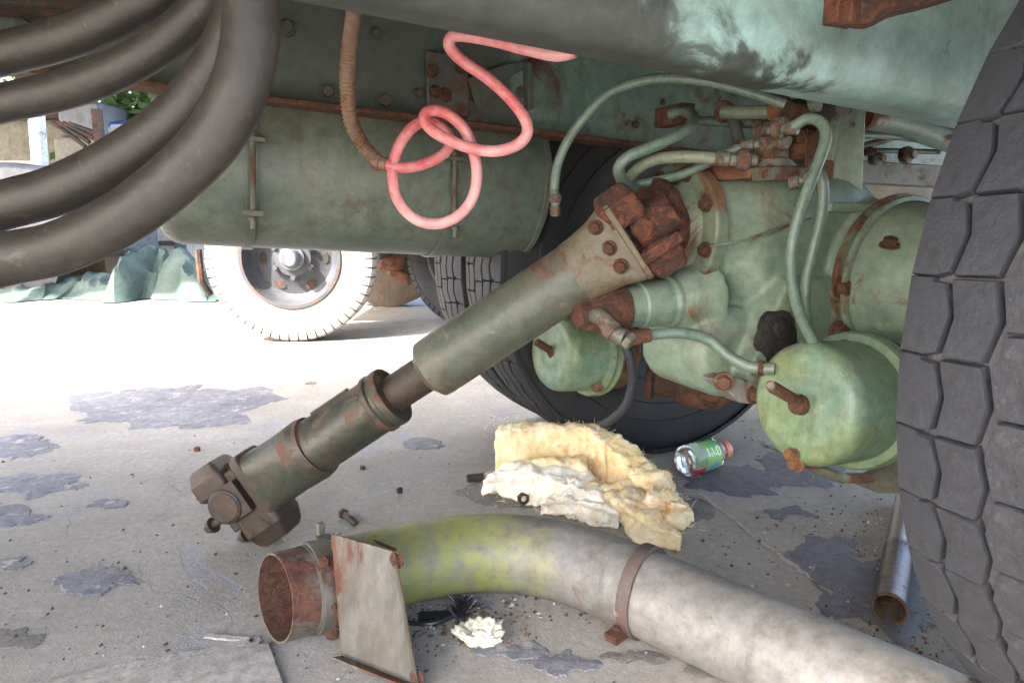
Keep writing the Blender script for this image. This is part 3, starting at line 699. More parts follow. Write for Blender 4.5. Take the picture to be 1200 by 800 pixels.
# lower actuator on the carrier: green barrel, rusty hex nose, small elbow
pa, pb = px(790, 352, 1.52), px(684, 366, 1.44)
d = (pa - pb).normalized(); Ln = (pa - pb).length
m = MB(); m.lathe(pb + d * .085, d, [(0, .046), (.045, .047), (.05, .051), (Ln - .11, .053), (Ln - .105, .058), (Ln - .06, .06)], 32); m.build('actuator_barrel', M_MINT, truck, bevel=.003)
m = MB(); m.lathe(pb + d * .02, d, [(0, .044), (.02, .052), (.075, .052)], 24, jit=.002)
m.lathe(pb - d * .022, d, [(0, .026), (.006, .034), (.03, .034)], 6); m.lathe(pb + d * .005, d, [(0, .041), (.02, .044)], 14, jit=.003)
m.build('actuator_nose', M_RUST, truck, bevel=.002)
m = MB(); e1 = px(705, 372, 1.40); e2 = px(733, 396, 1.37); m.tube(catmull([e1 + EY * .06, e1, (e1 + e2) / 2 - EZ * .01, e2], 5), .018, 12)
m.hexhead(e2, e2 - e1, .02, .018, washer=False); m.lathe(px(712, 383, 1.39), e2 - e1, [(0, .022), (.02, .022)], 6); m.build('elbow_fitting', M_FIT, truck, bevel=.001)
# hose from the elbow along the carrier
m = MB(); P = [px(735, 397, 1.37), px(765, 392, 1.385), px(800, 390, 1.39), px(830, 398, 1.39), px(855, 418, 1.37), px(880, 430, 1.35), px(908, 432, 1.33)]
pts = catmull(P, 8); m.tube(pts, .0118, 12); hz1 = m.build('brake_hose', M_HOSEG, truck)
m = MB(); m.tube(pts[0:8], .0155, 12); m.build('hose_ferrule', M_RUST, hz1, bevel=.001)
m = MB(); m.lathe(px(889, 431, 1.344), px(908, 432, 1.33) - px(880, 430, 1.35), [(0, .016), (.01, .016)], 12); m.build('hose_ferrule', M_RUST, hz1)
# lower flange plate with bolts
m = MB(); o_ = .52
m.prism([at_o(838, 446, o_), at_o(850, 440, o_), at_o(905, 452, o_), at_o(905, 476, o_), at_o(868, 472, o_)], EY * .05); lp = m.build('lower_flange', M_STEELW, truck, bevel=.004)
inst(BOLT, 'bolt', lp, at_o(883, 462, o_ - .002), -EY, sc=1.6)
inst(BOLTM, 'bolt', lp, at_o(848, 447, o_ - .004), -EY - EX * .8, sc=1.6)
# bottom bulge of casting
# brake cam drum in the shade behind
c0, c1 = px(845, 452, 1.98), px(765, 440, 2.05)
m = MB(); m.lathe(c0, c1 - c0, [(-.05, .03), (0, .072), (.04, .078), (.12, .072), (.125, .058), (.19, .06), (.195, .075), (.215, .075), (.22, .03)], 32, jit=.001); cd = m.build('cam_drum', M_RUST, truck, bevel=.003)
m = MB(); m.box((c0 + c1) / 2 + EZ * .12 + EY * .04, EX * .03, EY * .012, EZ * .13); m.build('drum_bracket', M_DARK, truck, bevel=.004)
# strut plate to the frame, saddle
m = MB()
b0, b1, t0, t1 = at_o(944, 268, .56), at_o(1009, 270, .56), at_o(980, 106, .56), at_o(1016, 106, .56)
m.prism([b0, b1, t1, t0], EY * .035)
m.prism([at_o(944, 266, .535), at_o(964, 266, .535), at_o(990, 108, .545), at_o(980, 108, .545)], EY * .02)
strut = m.build('spring_strut', M_MINTS, truck, bevel=.004)
m = MB(); m.box(at_o(980, 243, .57), EX * .075, EY * .05, EZ * .010); m.build('saddle', M_MINTS, strut, bevel=.004)
m = MB(); m.prism([at_o(980, 116, .53), at_o(999, 116, .53), at_o(999, 131, .53), at_o(993, 137, .53), at_o(985, 137, .53), at_o(980, 131, .53)], EY * .02); m.build('lug', M_STEELW, strut, bevel=.002)

# ---- brake chambers
def chamber(fc, axis, r, ln, kind):
    a = axis.normalized()
    m = MB()
    m.lathe(fc, a, [(0.004, .02), (.002, r * .36), (.004, r * .4), (.003, r * .62), (.002, r * .80), (.008, r * .90), (.020, r * .975), (.034, r), (ln * .62, r * 1.0), (ln * .66, r * 1.03)], 56)
    b = m.build('brake_chamber', M_CHAM, truck, smooth=42)
    m = MB(); m.lathe(fc + a * (ln * .62), a, [(0, r * 1.02), (.004, r * 1.12), (.012, r * 1.15), (.02, r * 1.10), (.028, r * 1.10), (.036, r * 1.15), (.044, r * 1.12), (.050, r * 1.0)], 56)
    m.build('clamp_band', M_CHAM, b)
    m = MB(); m.lathe(fc + a * (ln * .62 + .05), a, [(0, r * 1.0), (ln * .3, r * .98), (ln * .42, r * .8), (ln * .45, r * .2)], 40); m.build('rear_shell', M_MINTR, b)
    return b, a
axr = (EX * 1 + EY * .10 - EZ * .08)
fcr = px(937, 474, 1.27)
ch, a = chamber(fcr, axr, .122, .235, 0)
# caging bolt
m = MB(); p = fcr - a * .004 + EX.cross(EZ) * 0
prof = [(0, .019), (.006, .021), (.02, .018)]
m.lathe(p + a * .012, -a, prof, 12)
n = 26; q = []
bd = px(904, 452.5, 1.199) - p - a * .012; bl_ = bd.length; bd.normalize()
for i in range(n): q.append((.02 + (bl_ - .022) * i / n, .0115 if i % 2 else .0095))
q += [(bl_, .0095), (bl_ + .001, .002)]
m.lathe(p + a * .012, bd, q, 14); m.build('caging_bolt', M_BOLT, ch)
m = MB(); m.lathe(px(904, 452.5, 1.199), bd, [(0, .0095), (.006, .0095), (.0065, .004)], 12); m.build('bolt_tip', M_STEELW, ch)
# clamp lugs with a bolt below
m = MB(); p = px(930, 533, 1.27); m.tube([p, px(950, 545, 1.30), px(985, 560, 1.33), px(1020, 560, 1.37)], .011, 10); m.hexhead(p, Vector((-.8, -.2, .2)), .013, .016); m.hexhead(px(936, 543, 1.27), Vector((-.8, -.3, 0)), .013, .02); m.build('clamp_lug', M_MINTR, ch)
m = MB(); m.prism([px(1000, 566, 1.42), px(1054, 540, 1.45), px(1056, 578, 1.45), px(1030, 578, 1.45)], EY * .02); m.build('chamber_bracket', M_EXHB, ch, bevel=.003)
# outer torus hose over the chamber
m = MB(); m.tube(catmull([px(985, 408, 1.36), px(1010, 403, 1.38), px(1035, 412, 1.39), px(1052, 425, 1.39), px(1066, 436, 1.40)], 6), .017, 12); m.build('clamp_rim', M_CHAM, ch)

fcl = px(644, 412, 1.87)
ch2, a2 = chamber(fcl, EX + EY * .12 - EZ * .10, .112, .20, 1)
m = MB(); p = fcl + a2 * .01
m.lathe(p, -a2, [(0, .018), (.008, .018)], 6)
m.lathe(p, px(618, 394, 1.84) - p, [(0, .011), (.06, .011), (.061, .003)], 12); m.build('caging_bolt', M_BOLT, ch2)
for (x, y) in ((662, 440), (700, 452)): inst(BOLTM, 'bolt', ch2, px(x, y, 1.86), Vector((-.4, -.5, -.4)), sc=1.4)
m = MB(); m.box(px(702, 445, 1.93), a2 * .05, EY * .03, EZ * .018); m.build('clamp_lug', M_CHAM, ch2, bevel=.004)
m = MB(); m.box(px(672, 437, 1.88), a2 * .012, EY * .012, EZ * .035); m.build('clamp_lug', M_CHAM, ch2, bevel=.004)
# black hose hanging from the chamber
m = MB(); m.tube(catmull([px(733, 405, 1.75), px(740, 425, 1.75), px(741, 450, 1.77), px(733, 475, 1.80), px(718, 490, 1.84), px(706, 497, 1.88)], 7), .0125, 12); m.build('brake_hose', M_RUBBER, truck)

# ---- air lines
def hose(pts, r, mat, name='air_hose', n=12, par=None):
    mm = MB(); P = [px(*p) for p in pts]; C = catmull(P, 8); mm.tube(C, r, n); return mm.build(name, mat, par or truck), C
hose([(651, 240, 1.52), (650, 215, 1.52), (656, 185, 1.50), (675, 150, 1.48), (710, 112, 1.45), (745, 97, 1.43), (780, 92, 1.42), (830, 96, 1.40), (880, 109, 1.38), (920, 122, 1.36)], .0100, M_HOSEG)
hose([(785, 134, 1.62), (800, 131, 1.60), (811, 135, 1.56), (810, 148, 1.50), (790, 161, 1.47), (760, 174, 1.46), (736, 184, 1.46), (725, 198, 1.47), (731, 213, 1.50), (745, 222, 1.55)], .0125, M_HOSEG)
hose([(733, 222, 1.56), (742, 203, 1.53), (765, 188, 1.50), (800, 184, 1.47), (840, 186, 1.45), (872, 188, 1.44)], .0130, M_HOSEO)
hose([(745, 216, 1.58), (775, 211, 1.56), (800, 204, 1.54), (825, 193, 1.52), (850, 180, 1.50), (880, 170, 1.48), (905, 166, 1.46)], .0105, M_HOSEG)
hose([(815, 141, 1.66), (850, 143, 1.62), (905, 147, 1.55)], .0105, M_HOSEG, 'air_pipe')
hose([(855, 127, 1.60), (861, 145, 1.57), (868, 170, 1.53)], .0125, M_RAIL, 'air_pipe')
hose([(846, 131, 1.58), (870, 132, 1.55), (900, 131, 1.51), (925, 127, 1.47), (960, 122, 1.42)], .0145, M_HOSEO)
hose([(930, 148, 1.36), (948, 139, 1.34), (964, 146, 1.31), (967, 165, 1.29), (955, 200, 1.28), (938, 245, 1.27), (928, 290, 1.27), (928, 330, 1.275), (938, 370, 1.28), (955, 404, 1.30)], .0105, M_HOSEG)
hose([(945, 212, 1.34), (957, 202, 1.32), (964, 216, 1.31), (963, 250, 1.31), (952, 295, 1.31), (944, 335, 1.31), (946, 375, 1.31), (957, 406, 1.32)], .0105, M_HOSEG)
# hose ends and the valve cluster on top of the carrier
def fit(x0, y0, Y0, x1, y1, Y1, r):
    mb = MB()
    p, q_ = px(x0, y0, Y0), px(x1, y1, Y1); d_ = q_ - p; L_ = d_.length
    mb.lathe(p, d_, [(0, r), (L_ * .34, r), (L_ * .36, r * .75), (L_ * .5, r * .75), (L_ * .52, r * 1.15), (L_ * .55, r * 1.15), (L_ * .552, r * 1.38), (L_ * .78, r * 1.38), (L_ * .782, r * 1.15), (L_ * .82, r * 1.15), (L_ * .84, r * .7), (L_, r * .7)], 12, jit=.0006)
    return mb.build('hose_fitting', M_FIT, truck, bevel=.0008)
for a_ in ((838, 186, 1.45, 888, 188, 1.43, .0155), (868, 172, 1.48, 912, 167, 1.45, .0135), (935, 150, 1.36, 900, 153, 1.40, .0125), (905, 147, 1.55, 880, 146, 1.56, .012),
           (925, 215, 1.36, 960, 207, 1.33, .012), (905, 128, 1.50, 925, 126, 1.46, .017), (903, 168, 1.44, 925, 164, 1.40, .013), (651, 252, 1.535, 650, 222, 1.515, .011)): fit(*a_)
m = MB()
m.box(px(908, 160, 1.48), EX * .03, EY * .035, EZ * .02); m.box(px(918, 152, 1.45), EX * .018, EY * .02, EZ * .022)
m.box(px(902, 183, 1.46), EX * .022, EY * .03, EZ * .018); m.lathe(px(905, 205, 1.46), EZ, [(0, .058), (.012, .058), (.016, .045), (.03, .04), (.034, .026), (.05, .022), (.056, .014)], 20, jit=.001)
m.box(px(918, 205, 1.43), EX * .055, EY * .03, EZ * .012); m.box(px(893, 197, 1.50), EX * .05, EY * .05, EZ * .014)
vb = m.build('relay_valve', M_FIT, truck, bevel=.003)
for (x, y, Y_) in ((914, 161, 1.42), (900, 204, 1.405), (930, 209, 1.40), (903, 199, 1.42), (938, 160, 1.42)): inst(BOLT, 'bolt', vb, px(x, y, Y_), Vector((-.2, -1, .3)), sc=.95)
m = MB(); m.lathe(px(938, 168, 1.47), Vector((0, -.2, 1)), [(-.03, .03), (0, .035), (.02, .033), (.028, .02)], 16, jit=.001); m.cyl(px(945, 196, 1.42), px(945, 150, 1.42), .003, n=6); m.tube([px(951, 198, 1.41), px(951, 190, 1.41), px(948, 186, 1.41)], .004, 6); m.build('valve_cap', M_RUST, truck, bevel=.001)
m = MB(); m.box(px(905, 200, 1.54), EX * .12, EY * .06, EZ * .022); m.build('valve_bracket', M_MINTR, truck, bevel=.005)
m = MB(); m.box(px(790, 136, 1.645), EX * .02, EY * .05, EZ * .022); m.build('hose_bracket', M_RUST, truck, bevel=.003)
m = MB(); m.lathe(px(848, 131, 1.60), EX, [(-.01, .022), (0, .025), (.012, .022)], 12); m.box(px(912, 128, 1.47), EX * .01, EY * .02, EZ * .02); m.build('clamp_ring', M_SHAFTT, truck, bevel=.002)
m = MB(); m.tube([px(903, 112, 1.5), px(912, 108, 1.5), px(920, 112, 1.5)], .012, 8); m.lathe(px(945, 128, 1.45), EX + EZ * .1, [(-.05, .02), (.05, .024), (.055, .01)], 12); m.build('hose_joint', M_DARK, truck)
m = MB(); m.box(px(958, 140, 1.62), EX * .03, EY * .04, EZ * .025); m.build('strut_bracket', M_RUST, truck, bevel=.006)

# ---- things seen past the strut on the right: cross tube, pipes, rear bar
hose([(1010, 137, 1.95), (1050, 143, 2.02), (1100, 160, 2.1), (1150, 176, 2.2)], .035, M_MINT, 'cross_tube', 20)
hose([(1008, 158, 2.0), (1050, 160, 2.06), (1110, 168, 2.15)], .011, M_HOSEG, 'air_pipe')
hose([(1008, 172, 2.02), (1035, 165, 2.06), (1060, 156, 2.1)], .010, M_RAIL, 'air_pipe')
hose([(1005, 176, 2.1), (1100, 178, 2.2)], .008, M_RAIL, 'air_pipe')
m = MB(); p0, p1 = px(1000, 202, 2.15), px(1110, 208, 2.35); m.box((p0 + p1) / 2, (p1 - p0) / 2, EY * .03, EZ * .034); m.build('rear_crossmember', M_RAIL, truck, bevel=.004)
for x_, y_, Y_, r_ in ((1058, 182, 2.08, .025), (1022, 186, 2.06, .021), (1014, 178, 2.04, .013)):
    m = MB(); m.lathe(px(x_, y_, Y_), -EY, [(0, r_ * .95), (.02, r_), (.03, r_ * .55), (.04, r_ * .5)], 10); m.build('pipe_union', M_FIT, truck, bevel=.001)
m = MB(); m.prism([px(1042, 262, 1.9), px(1050, 240, 1.9), px(1062, 236, 1.9), px(1060, 285, 1.9), px(1040, 285, 1.9)], EY * .05); m.build('axle_bracket', M_MINT, truck, bevel=.008)
m = MB(); m.lathe(px(1066, 258, 1.8), EX - EY * .3, [(-.02, .035), (.05, .04), (.06, .02)], 14, jit=.002); m.build('rubber_bush', M_DARK, truck)

# ================================================================== DRIVE SHAFT (hangs from the axle, free end on the concrete)
DT = px(742, 276, 1.44)               # upper joint
DB = px(292, 574, 1.575)              # lower joint
shaft = thing('drive_shaft', Vector((DB.x, DB.y, 0)), 'disconnected drive shaft sloping from the rusty axle joint down to the concrete', 'drive shaft')
sd = (DB - DT).normalized(); SLn = (DB - DT).length
def along(x, y):      # parameter along the shaft of a photo pixel
    ax_, ay_ = 742, 276; bx_, by_ = 292, 574
    f_ = ((x - ax_) * (bx_ - ax_) + (y - ay_) * (by_ - ay_)) / ((bx_ - ax_) ** 2 + (by_ - ay_) ** 2)
    za, zb = DT.y * math.cos(TILT), DB.y * math.cos(TILT)
    return f_ * za / (zb + f_ * (za - zb)) * SLn if True else f_ * SLn
a1, a2_ = along(690, 300), along(508, 424)
m = MB(); m.lathe(DT + sd * a1, sd, [(0, .068), (a2_ - a1 - .02, .070), (a2_ - a1 - .006, .0685), (a2_ - a1, .061), (a2_ - a1 + .012, .046)], 48); m.build('shaft_tube', M_SHAFT, shaft)
a3, a4 = along(510, 425), along(465, 460)
m = MB(); m.lathe(DT + sd * (a3 - .01), sd, [(0, .046), (.02, .043), (a4 - a3 + .04, .042)], 28); m.build('spline_shaft', M_RBRN, shaft)
a5, a6 = along(470, 460), along(368, 530)
m = MB(); m.lathe(DT + sd * a5, sd, [(0, .048), (.001, .069), (.008, .071), (.018, .071), (.022, .067), (.03, .067), (.034, .0715), (.044, .0715), (.048, .066)], 40); m.build('seal_collar', M_SHAFTD, shaft)
m = MB(); m.lathe(DT + sd * (a5 + .045), sd, [(0, .066), (a6 - a5 - .05, .068), (a6 - a5 - .04, .073), (a6 - a5 - .02, .074)], 44); m.build('slip_tube', M_SHAFTD, shaft)
# thin balance strip on top of slip tube
_, su, sv = frame(sd)
m = MB(); pstr = DT + sd * (along(405, 485)) + su * .069; m.box(pstr, sd * .055, sv * .006, su * .003); m.build('balance_strip', M_RBRN, shaft, bevel=.001)
# weld yoke flaring to flange
def sring(t_, hu, hv, e=2.5, n=36, du=0, dv=0):
    c = DT + sd * t_ + su * du + sv * dv; r = []
    for i in range(n):
        th = 2 * math.pi * i / n; ct, st = math.cos(th), math.sin(th)
        r.append(c + su * hu * abs(ct) ** (2 / e) * (1 if ct > 0 else -1) + sv * hv * abs(st) ** (2 / e) * (1 if st > 0 else -1))
    return r
t6 = a6 - .03; tF = along(305, 562) - .018
m = MB(); m.rings([sring(t6, .075, .075, 2), sring(t6 + .02, .079, .077, 2.1), sring((t6 + tF) / 2, .076, .070, 2.4), sring(tF - .012, .078, .060, 3.2), sring(tF, .080, .058, 4)])
yk = m.build('yoke', M_SHAFTD, shaft, smooth=50)
m = MB(); m.rings([sring(tF, .088, .056, 6), sring(tF + .026, .088, .056, 6)]); m.build('flange_plate', M_RBRN, shaft, bevel=.004)
cc = DT + sd * (tF + .080)
view = (Vector((0, 0, H_CAM)) - cc).normalized()
t1 = (view - sd * view.dot(sd)).normalized()
t1 = (t1 * .92 + su * -.02).normalized(); t2 = sd.cross(t1).normalized()
if t2.z > 0: t2 = -t2                                    # t2 points down-right in the photo
# centre cross
m = MB(); m.lathe(cc - t2 * .085, t2, [(0, .024), (.17, .024)], 20); m.lathe(cc - t1 * .06, t1, [(0, .024), (.13, .024)], 20); m.lathe(cc - sd * .02, sd, [(-.02, .03), (.06, .034)], 16); m.build('cross', M_RBRN, shaft, bevel=.002)
# near bearing block: round cap + wing body bolted under the flange plate
def bearing(c, ax_, wing, r, ln, mat=M_RBRN, back=None):
    mm = MB()
    mm.lathe(c - ax_ * ln, ax_, [(0, r), (ln * .8, r), (ln * .9, r * .96), (ln * .94, r * .88)], 36)
    mm.lathe(c - ax_ * ln * .06, ax_, [(0, r * .86), (ln * .07, r * .82)], 32)
    mm.box(c - ax_ * (ln * .56) - wing * (r * .62), ax_ * (ln * .40), wing * (r * .62), ax_.cross(wing).normalized() * (r * .98))
    return mm.build('bearing_block', mat, shaft, bevel=.004)
bearing(cc + t1 * .075 + sd * .006, t1, sd, .044, .045)
bearing(cc - t1 * .075 + sd * .006, -t1, sd, .044, .045)
def block(c, ax_, w_, h_, ln, nm='bearing_block', mat=M_RBRN, ee=6):
    mm = MB(); u_ = sd; v_ = ax_.cross(u_).normalized(); rs = []
    for k, (tt, sc) in enumerate(((0, .86), (.10, 1.0), (.62, 1.0), (.64, .97), (.90, .82), (1.0, .66))):
        ce = c + ax_ * ln * tt; ring_ = []
        for i in range(28):
            th = 2 * math.pi * i / 28; ct, st = math.cos(th), math.sin(th); e = 7
            ring_.append(ce + u_ * w_ * sc * abs(ct) ** (2 / e) * (1 if ct > 0 else -1) + v_ * h_ * sc * abs(st) ** (2 / e) * (1 if st > 0 else -1))
        rs.append(ring_)
    mm.rings(rs); return mm.build(nm, mat, shaft, smooth=30, bevel=.002)
block(cc + t2 * .032 - sd * .030, t2, .056, .054, .105)
block(cc - t2 * .030 + sd * .030, -t2, .048, .050, .080)
m = MB(); m.box(cc + t2 * .045 - sd * .0, t2 * .022, t1 * .036, sd * .052); m.box(cc - t2 * .045, t2 * .022, t1 * .036, sd * .042); m.build('wing_body', M_RBRN, shaft, bevel=.005)
BOLTB = MB().hexhead(Z0, EZ, .010, .014).mesh('bolt_brown', Z0, M_RBRN)
def stud(p, ax_, sc, ln):
    o = inst(BOLTB, 'bolt', shaft, p, ax_, sc=sc)
    if ln:
        mm = MB(); mm.cyl(p - ax_ * ln, p + ax_ * .002, .008 * sc * .8, n=10); mm.build('bolt_shank', M_RBRN, shaft)
stud(cc + sd * .086 + t2 * .022 + t1 * .035, sd, 1.5, .055)
stud(cc + sd * .055 + t2 * .088, sd, 1.4, .04)
stud(DT + sd * (tF - .002) - t2 * .055 + t1 * .02, -sd, 1.6, 0)
stud(DT + sd * (tF - .002) + t2 * .060 + t1 * .02, -sd, 1.3, 0)
# upper yoke: tan flared end with bolts, rusty bearing blocks and cross
t7 = along(700, 298)
m = MB(); m.rings([sring(t7 + .055, .070, .070, 2), sring(t7 + .02, .072, .070, 2.2), sring(t7 - .02, .078, .064, 3), sring(t7 - .05, .088, .060, 4.5), sring(t7 - .066, .092, .060, 5)])
m.build('yoke', M_SHAFTT, shaft, smooth=50)
m = MB(); m.rings([sring(t7 - .0665, .094, .064, 5), sring(t7 - .080, .094, .064, 5)]); m.build('flange_plate', M_SHAFTT, shaft, bevel=.003)
cu = DT + sd * (t7 - .112)
vw = (Vector((0, 0, H_CAM)) - cu).normalized(); k1 = (vw - sd * vw.dot(sd)).normalized(); k2 = sd.cross(k1).normalized()
if k2.z < 0: k2 = -k2                                    # k2 points up-left
for (du, dv) in ((.055, .060), (.005, .061), (-.038, .061)):
    inst(BOLT, 'bolt', shaft, DT + sd * (t7 - .035) + k2 * du + k1 * .062, (k1 + sd * .25).normalized(), sc=1.2)
def rusty(c, ax_, w_, h_, ln):
    return block(c, ax_, w_, h_, ln, mat=M_RUST)
rusty(cu + k2 * .022 + sd * .020, k2, .046, .062, .084)
rusty(cu - k2 * .036 - sd * .006, -k2, .040, .056, .072)
m = MB(); m.lathe(cu - k2 * .06, k2, [(0, .026), (.12, .026)], 20, jit=.001); m.lathe(cu - k1 * .06, k1, [(0, .024), (.105, .024), (.11, .018)], 20, jit=.001); m.lathe(cu + sd * .02, -sd, [(0, .04), (.04, .045), (.09, .04)], 20, jit=.001); m.build('cross', M_RUST, shaft, bevel=.002)
m = MB(); m.box(cu + k1 * .052 - k2 * .052 - sd * .01, k2 * .012, k1 * .022, sd * .042); m.build('wing_body', M_RUST, shaft, bevel=.003)
# link from cross to companion flange so the joint is closed
m = MB(); m.lathe(cu, (pf - EX * .06) - cu, [(-.01, .045), (((pf - EX * .06) - cu).length * .45, .060), (((pf - EX * .06) - cu).length * .7, .092), (((pf - EX * .06) - cu).length + .005, .094)], 28, jit=.0015); m.build('flange_yoke', M_RUST, shaft, bevel=.003)

# ================================================================== HANGING HOSES
pk = thing('pink_hose', Vector((px(510, 200, 1.5).x, 1.5, 0)) * 1.0 + EZ * .8, 'looped pink rubber hose with corrugated copper sleeve hanging in front of the tank', 'hose')
def r2(x, y, Y): return px(350 + x / 2.9625, y / 2.9625, Y)
P = [r2(285, 565, 1.45), r2(330, 578, 1.45), r2(380, 581, 1.46), r2(430, 572, 1.475), r2(485, 547, 1.49), r2(522, 512, 1.50), r2(520, 470, 1.51), r2(475, 425, 1.50), r2(440, 418, 1.48), r2(390, 448, 1.465), r2(345, 515, 1.455), r2(326, 600, 1.45), r2(345, 695, 1.445), r2(405, 760, 1.44),
     r2(480, 777, 1.44), r2(550, 752, 1.44), r2(600, 695, 1.445), r2(618, 620, 1.445), r2(610, 540, 1.445), r2(580, 458, 1.44), r2(530, 405, 1.435), r2(480, 385, 1.43), r2(444, 392, 1.425), r2(438, 420, 1.42), r2(470, 458, 1.415), r2(530, 490, 1.41), r2(600, 515, 1.405), r2(680, 525, 1.40), r2(750, 508, 1.395), r2(790, 470, 1.39),
     r2(788, 420, 1.39), r2(740, 350, 1.39), r2(660, 275, 1.39), r2(580, 220, 1.385), r2(535, 180, 1.38), r2(522, 148, 1.37), r2(540, 125, 1.36), r2(590, 126, 1.34), r2(680, 142, 1.31), r2(790, 170, 1.275), r2(890, 190, 1.235), r2(960, 178, 1.22)]
m = MB(); m.tube(catmull(P, 9), .0115, 16); m.build('hose', M_PINK, pk)
Pc = [px(419, -12, 1.28), px(414, 20, 1.32), px(409, 60, 1.36), px(407, 100, 1.40), px(411, 140, 1.43), px(424, 168, 1.445), px(444, 191, 1.45)]
C = catmull(Pc, 34); rr = [(.0158 if (i % 4) in (0, 1) else .0132) if i > 60 else .0145 for i in range(len(C))]
m = MB(); m.tube(C, rr, 16); m.build('corrugated_sleeve', M_CORR, pk, smooth=60)
m = MB(); d_ = P[1] - Pc[-1]; m.lathe(Pc[-1] - d_.normalized() * .012, d_, [(0, .0175), (.012, .0185), (.014, .015), (.028, .0145)], 14); m.build('ferrule', M_CORR, pk, bevel=.001)

def thick(pts, r, label):
    P = [px(*p) for p in pts]
    e0 = P[0]; e1 = P[-1]
    # both ends run on, out of the picture, and up to the deck
    q0 = (P[0] - P[1]).normalized()
    left = [Vector((e0.x - .95, e0.y + .10, 1.396)), Vector((e0.x - .90, e0.y + .08, (e0.z + 1.39) / 2)), e0 + q0 * .42 + Vector((-.06, 0, .06)), e0 + q0 * .2]
    right = [Vector((e1.x + .012, e1.y + .01, e1.z + .1)), Vector((e1.x + .015, e1.y + .015, 1.396))]
    C = catmull(left + P + right, 10)
    m = MB(); n = len(C); rs = [r * (1 + .035 * noise.noise(p * 7) + .006 * noise.noise(p * 50)) for p in C]
    m.tube(C, rs, 28)
    o = m.build('thick_hose', M_HOSEB, None, L=(e0 + e1) / 2)
    return tag(o, label, 'hose', 'thick dusty hoses looped under the deck')
thick([(0, 64, .90), (50, 52, .90), (100, 35, .90), (150, 10, .90), (190, -18, .90)], .0255, 'uppermost thick dusty dark hose at the upper left corner')
thick([(0, 122, .86), (60, 109, .86), (120, 90, .86), (180, 58, .86), (226, 20, .86), (250, -15, .86)], .0225, 'thinnest dusty dark hose, second from the top in the looped bundle')
thick([(0, 242, .80), (70, 222, .80), (140, 187, .80), (205, 140, .80), (250, 85, .80), (277, 32, .80), (287, -20, .80)], .0275, 'thick dusty hose touching the lowest hose along its upper side')
thick([(0, 305, .76), (70, 290, .755), (140, 257, .75), (200, 213, .75), (248, 164, .75), (279, 107, .75), (293, 50, .755), (295, -20, .76)], .0290, 'lowest and nearest thick dusty hose in front of the tank end')

# ================================================================== EXHAUST ELBOW ON THE GROUND
RE = .081
ex = thing('exhaust_pipe', gp(560, 690), 'bent grey exhaust pipe with yellow elbow and rusty mouth lying on the concrete', 'pipe')
def pe(x, y, z=RE): return gp(x, y, z)
Pe = [gp(322, 700, .098), gp(360, 690, .091), gp(400, 680, .086), gp(440, 669, .083), gp(490, 657, .081), gp(548, 648, .081), gp(605, 648, .081), gp(655, 656, .081), gp(703, 671, .081), pe(760, 696, RE), pe(840, 731, RE), pe(930, 772, RE), pe(1040, 822, RE), pe(1160, 880, RE)]
C = catmull(Pe, 10)
def seg(i0, i1, nm, mat, r=RE, open_=False):
    m = MB(); pts = C[i0:i1 + 1]; rr_ = [r * (1 + .012 * noise.noise(p * 9)) for p in pts]
    m.tube(pts, rr_, 48, cap=(i0 > 20))
    if open_:
        ip = C[i0:23]; mi = MB(); mi.tube(list(reversed(ip)), r - .0035, 48, cap=False); mi.tube([ip[-1], ip[-1] + (ip[-1] - ip[-2])], r - .003, 48); mi.build('inner_wall', M_BOLT, ex, smooth=60)
        T = (pts[1] - pts[0]).normalized(); a, u, v = frame(T); rs = []
        for k in (r * 1.0, r - .0036):
            rs.append([pts[0] + (u * math.cos(t) + v * math.sin(t)) * k for t in [2 * math.pi * i / 48 for i in range(48)]])
        m.rings(list(reversed(rs)), False, False)
    return m.build(nm, mat, ex, smooth=50)
seg(0, 9, 'pipe_mouth', M_EXHR, open_=True, r=RE * 1.0)
seg(9, 24, 'pipe_collar', M_EXHB, r=RE * 1.012)
seg(24, len(C) - 1, 'bent_pipe', M_EXHY)
# clamp band
i_c = 89; cp = C[i_c]; T = (C[i_c + 1] - C[i_c - 1]).normalized()
m = MB(); n = 48; a, u, v = frame(T); rs = []
T2 = (T + EX * .0).normalized()
for i in range(n):
    t = 2 * math.pi * i / n; d_ = u * math.cos(t) + v * math.sin(t); sk_ = T * (.010 * math.sin(t))
    rs.append([cp + sk_ - T * .013 + d_ * (RE + .0008), cp + sk_ + T * .013 + d_ * (RE + .0008), cp + sk_ + T * .013 + d_ * (RE + .006 + .004 * max(0, d_.z)), cp + sk_ - T * .013 + d_ * (RE + .006 + .004 * max(0, d_.z))])
m.rings(rs, closed=True)
cb = m.build('clamp', M_CLAMP, ex, bevel=.001)
side = T.cross(EZ).normalized(); side = side if side.y < 0 else -side
low = cp + side * (RE * .78) - EZ * (RE * .58)
m = MB(); m.box(low + side * .018, T * .013, side * .024, EZ * .004); m.box(low + side * .016 - EZ * .010, T * .013, side * .022, EZ * .004); m.hexhead(low + side * .022 + EZ * .004, EZ, .008, .01); m.build('clamp_ears', M_RUST, cb, bevel=.001)
m = MB(); m.hexhead(cp + side * (RE * .98) - EZ * .008 - T * 0, side, .007, .008, washer=False); m.build('clamp_bolt', M_STEELW, cb)
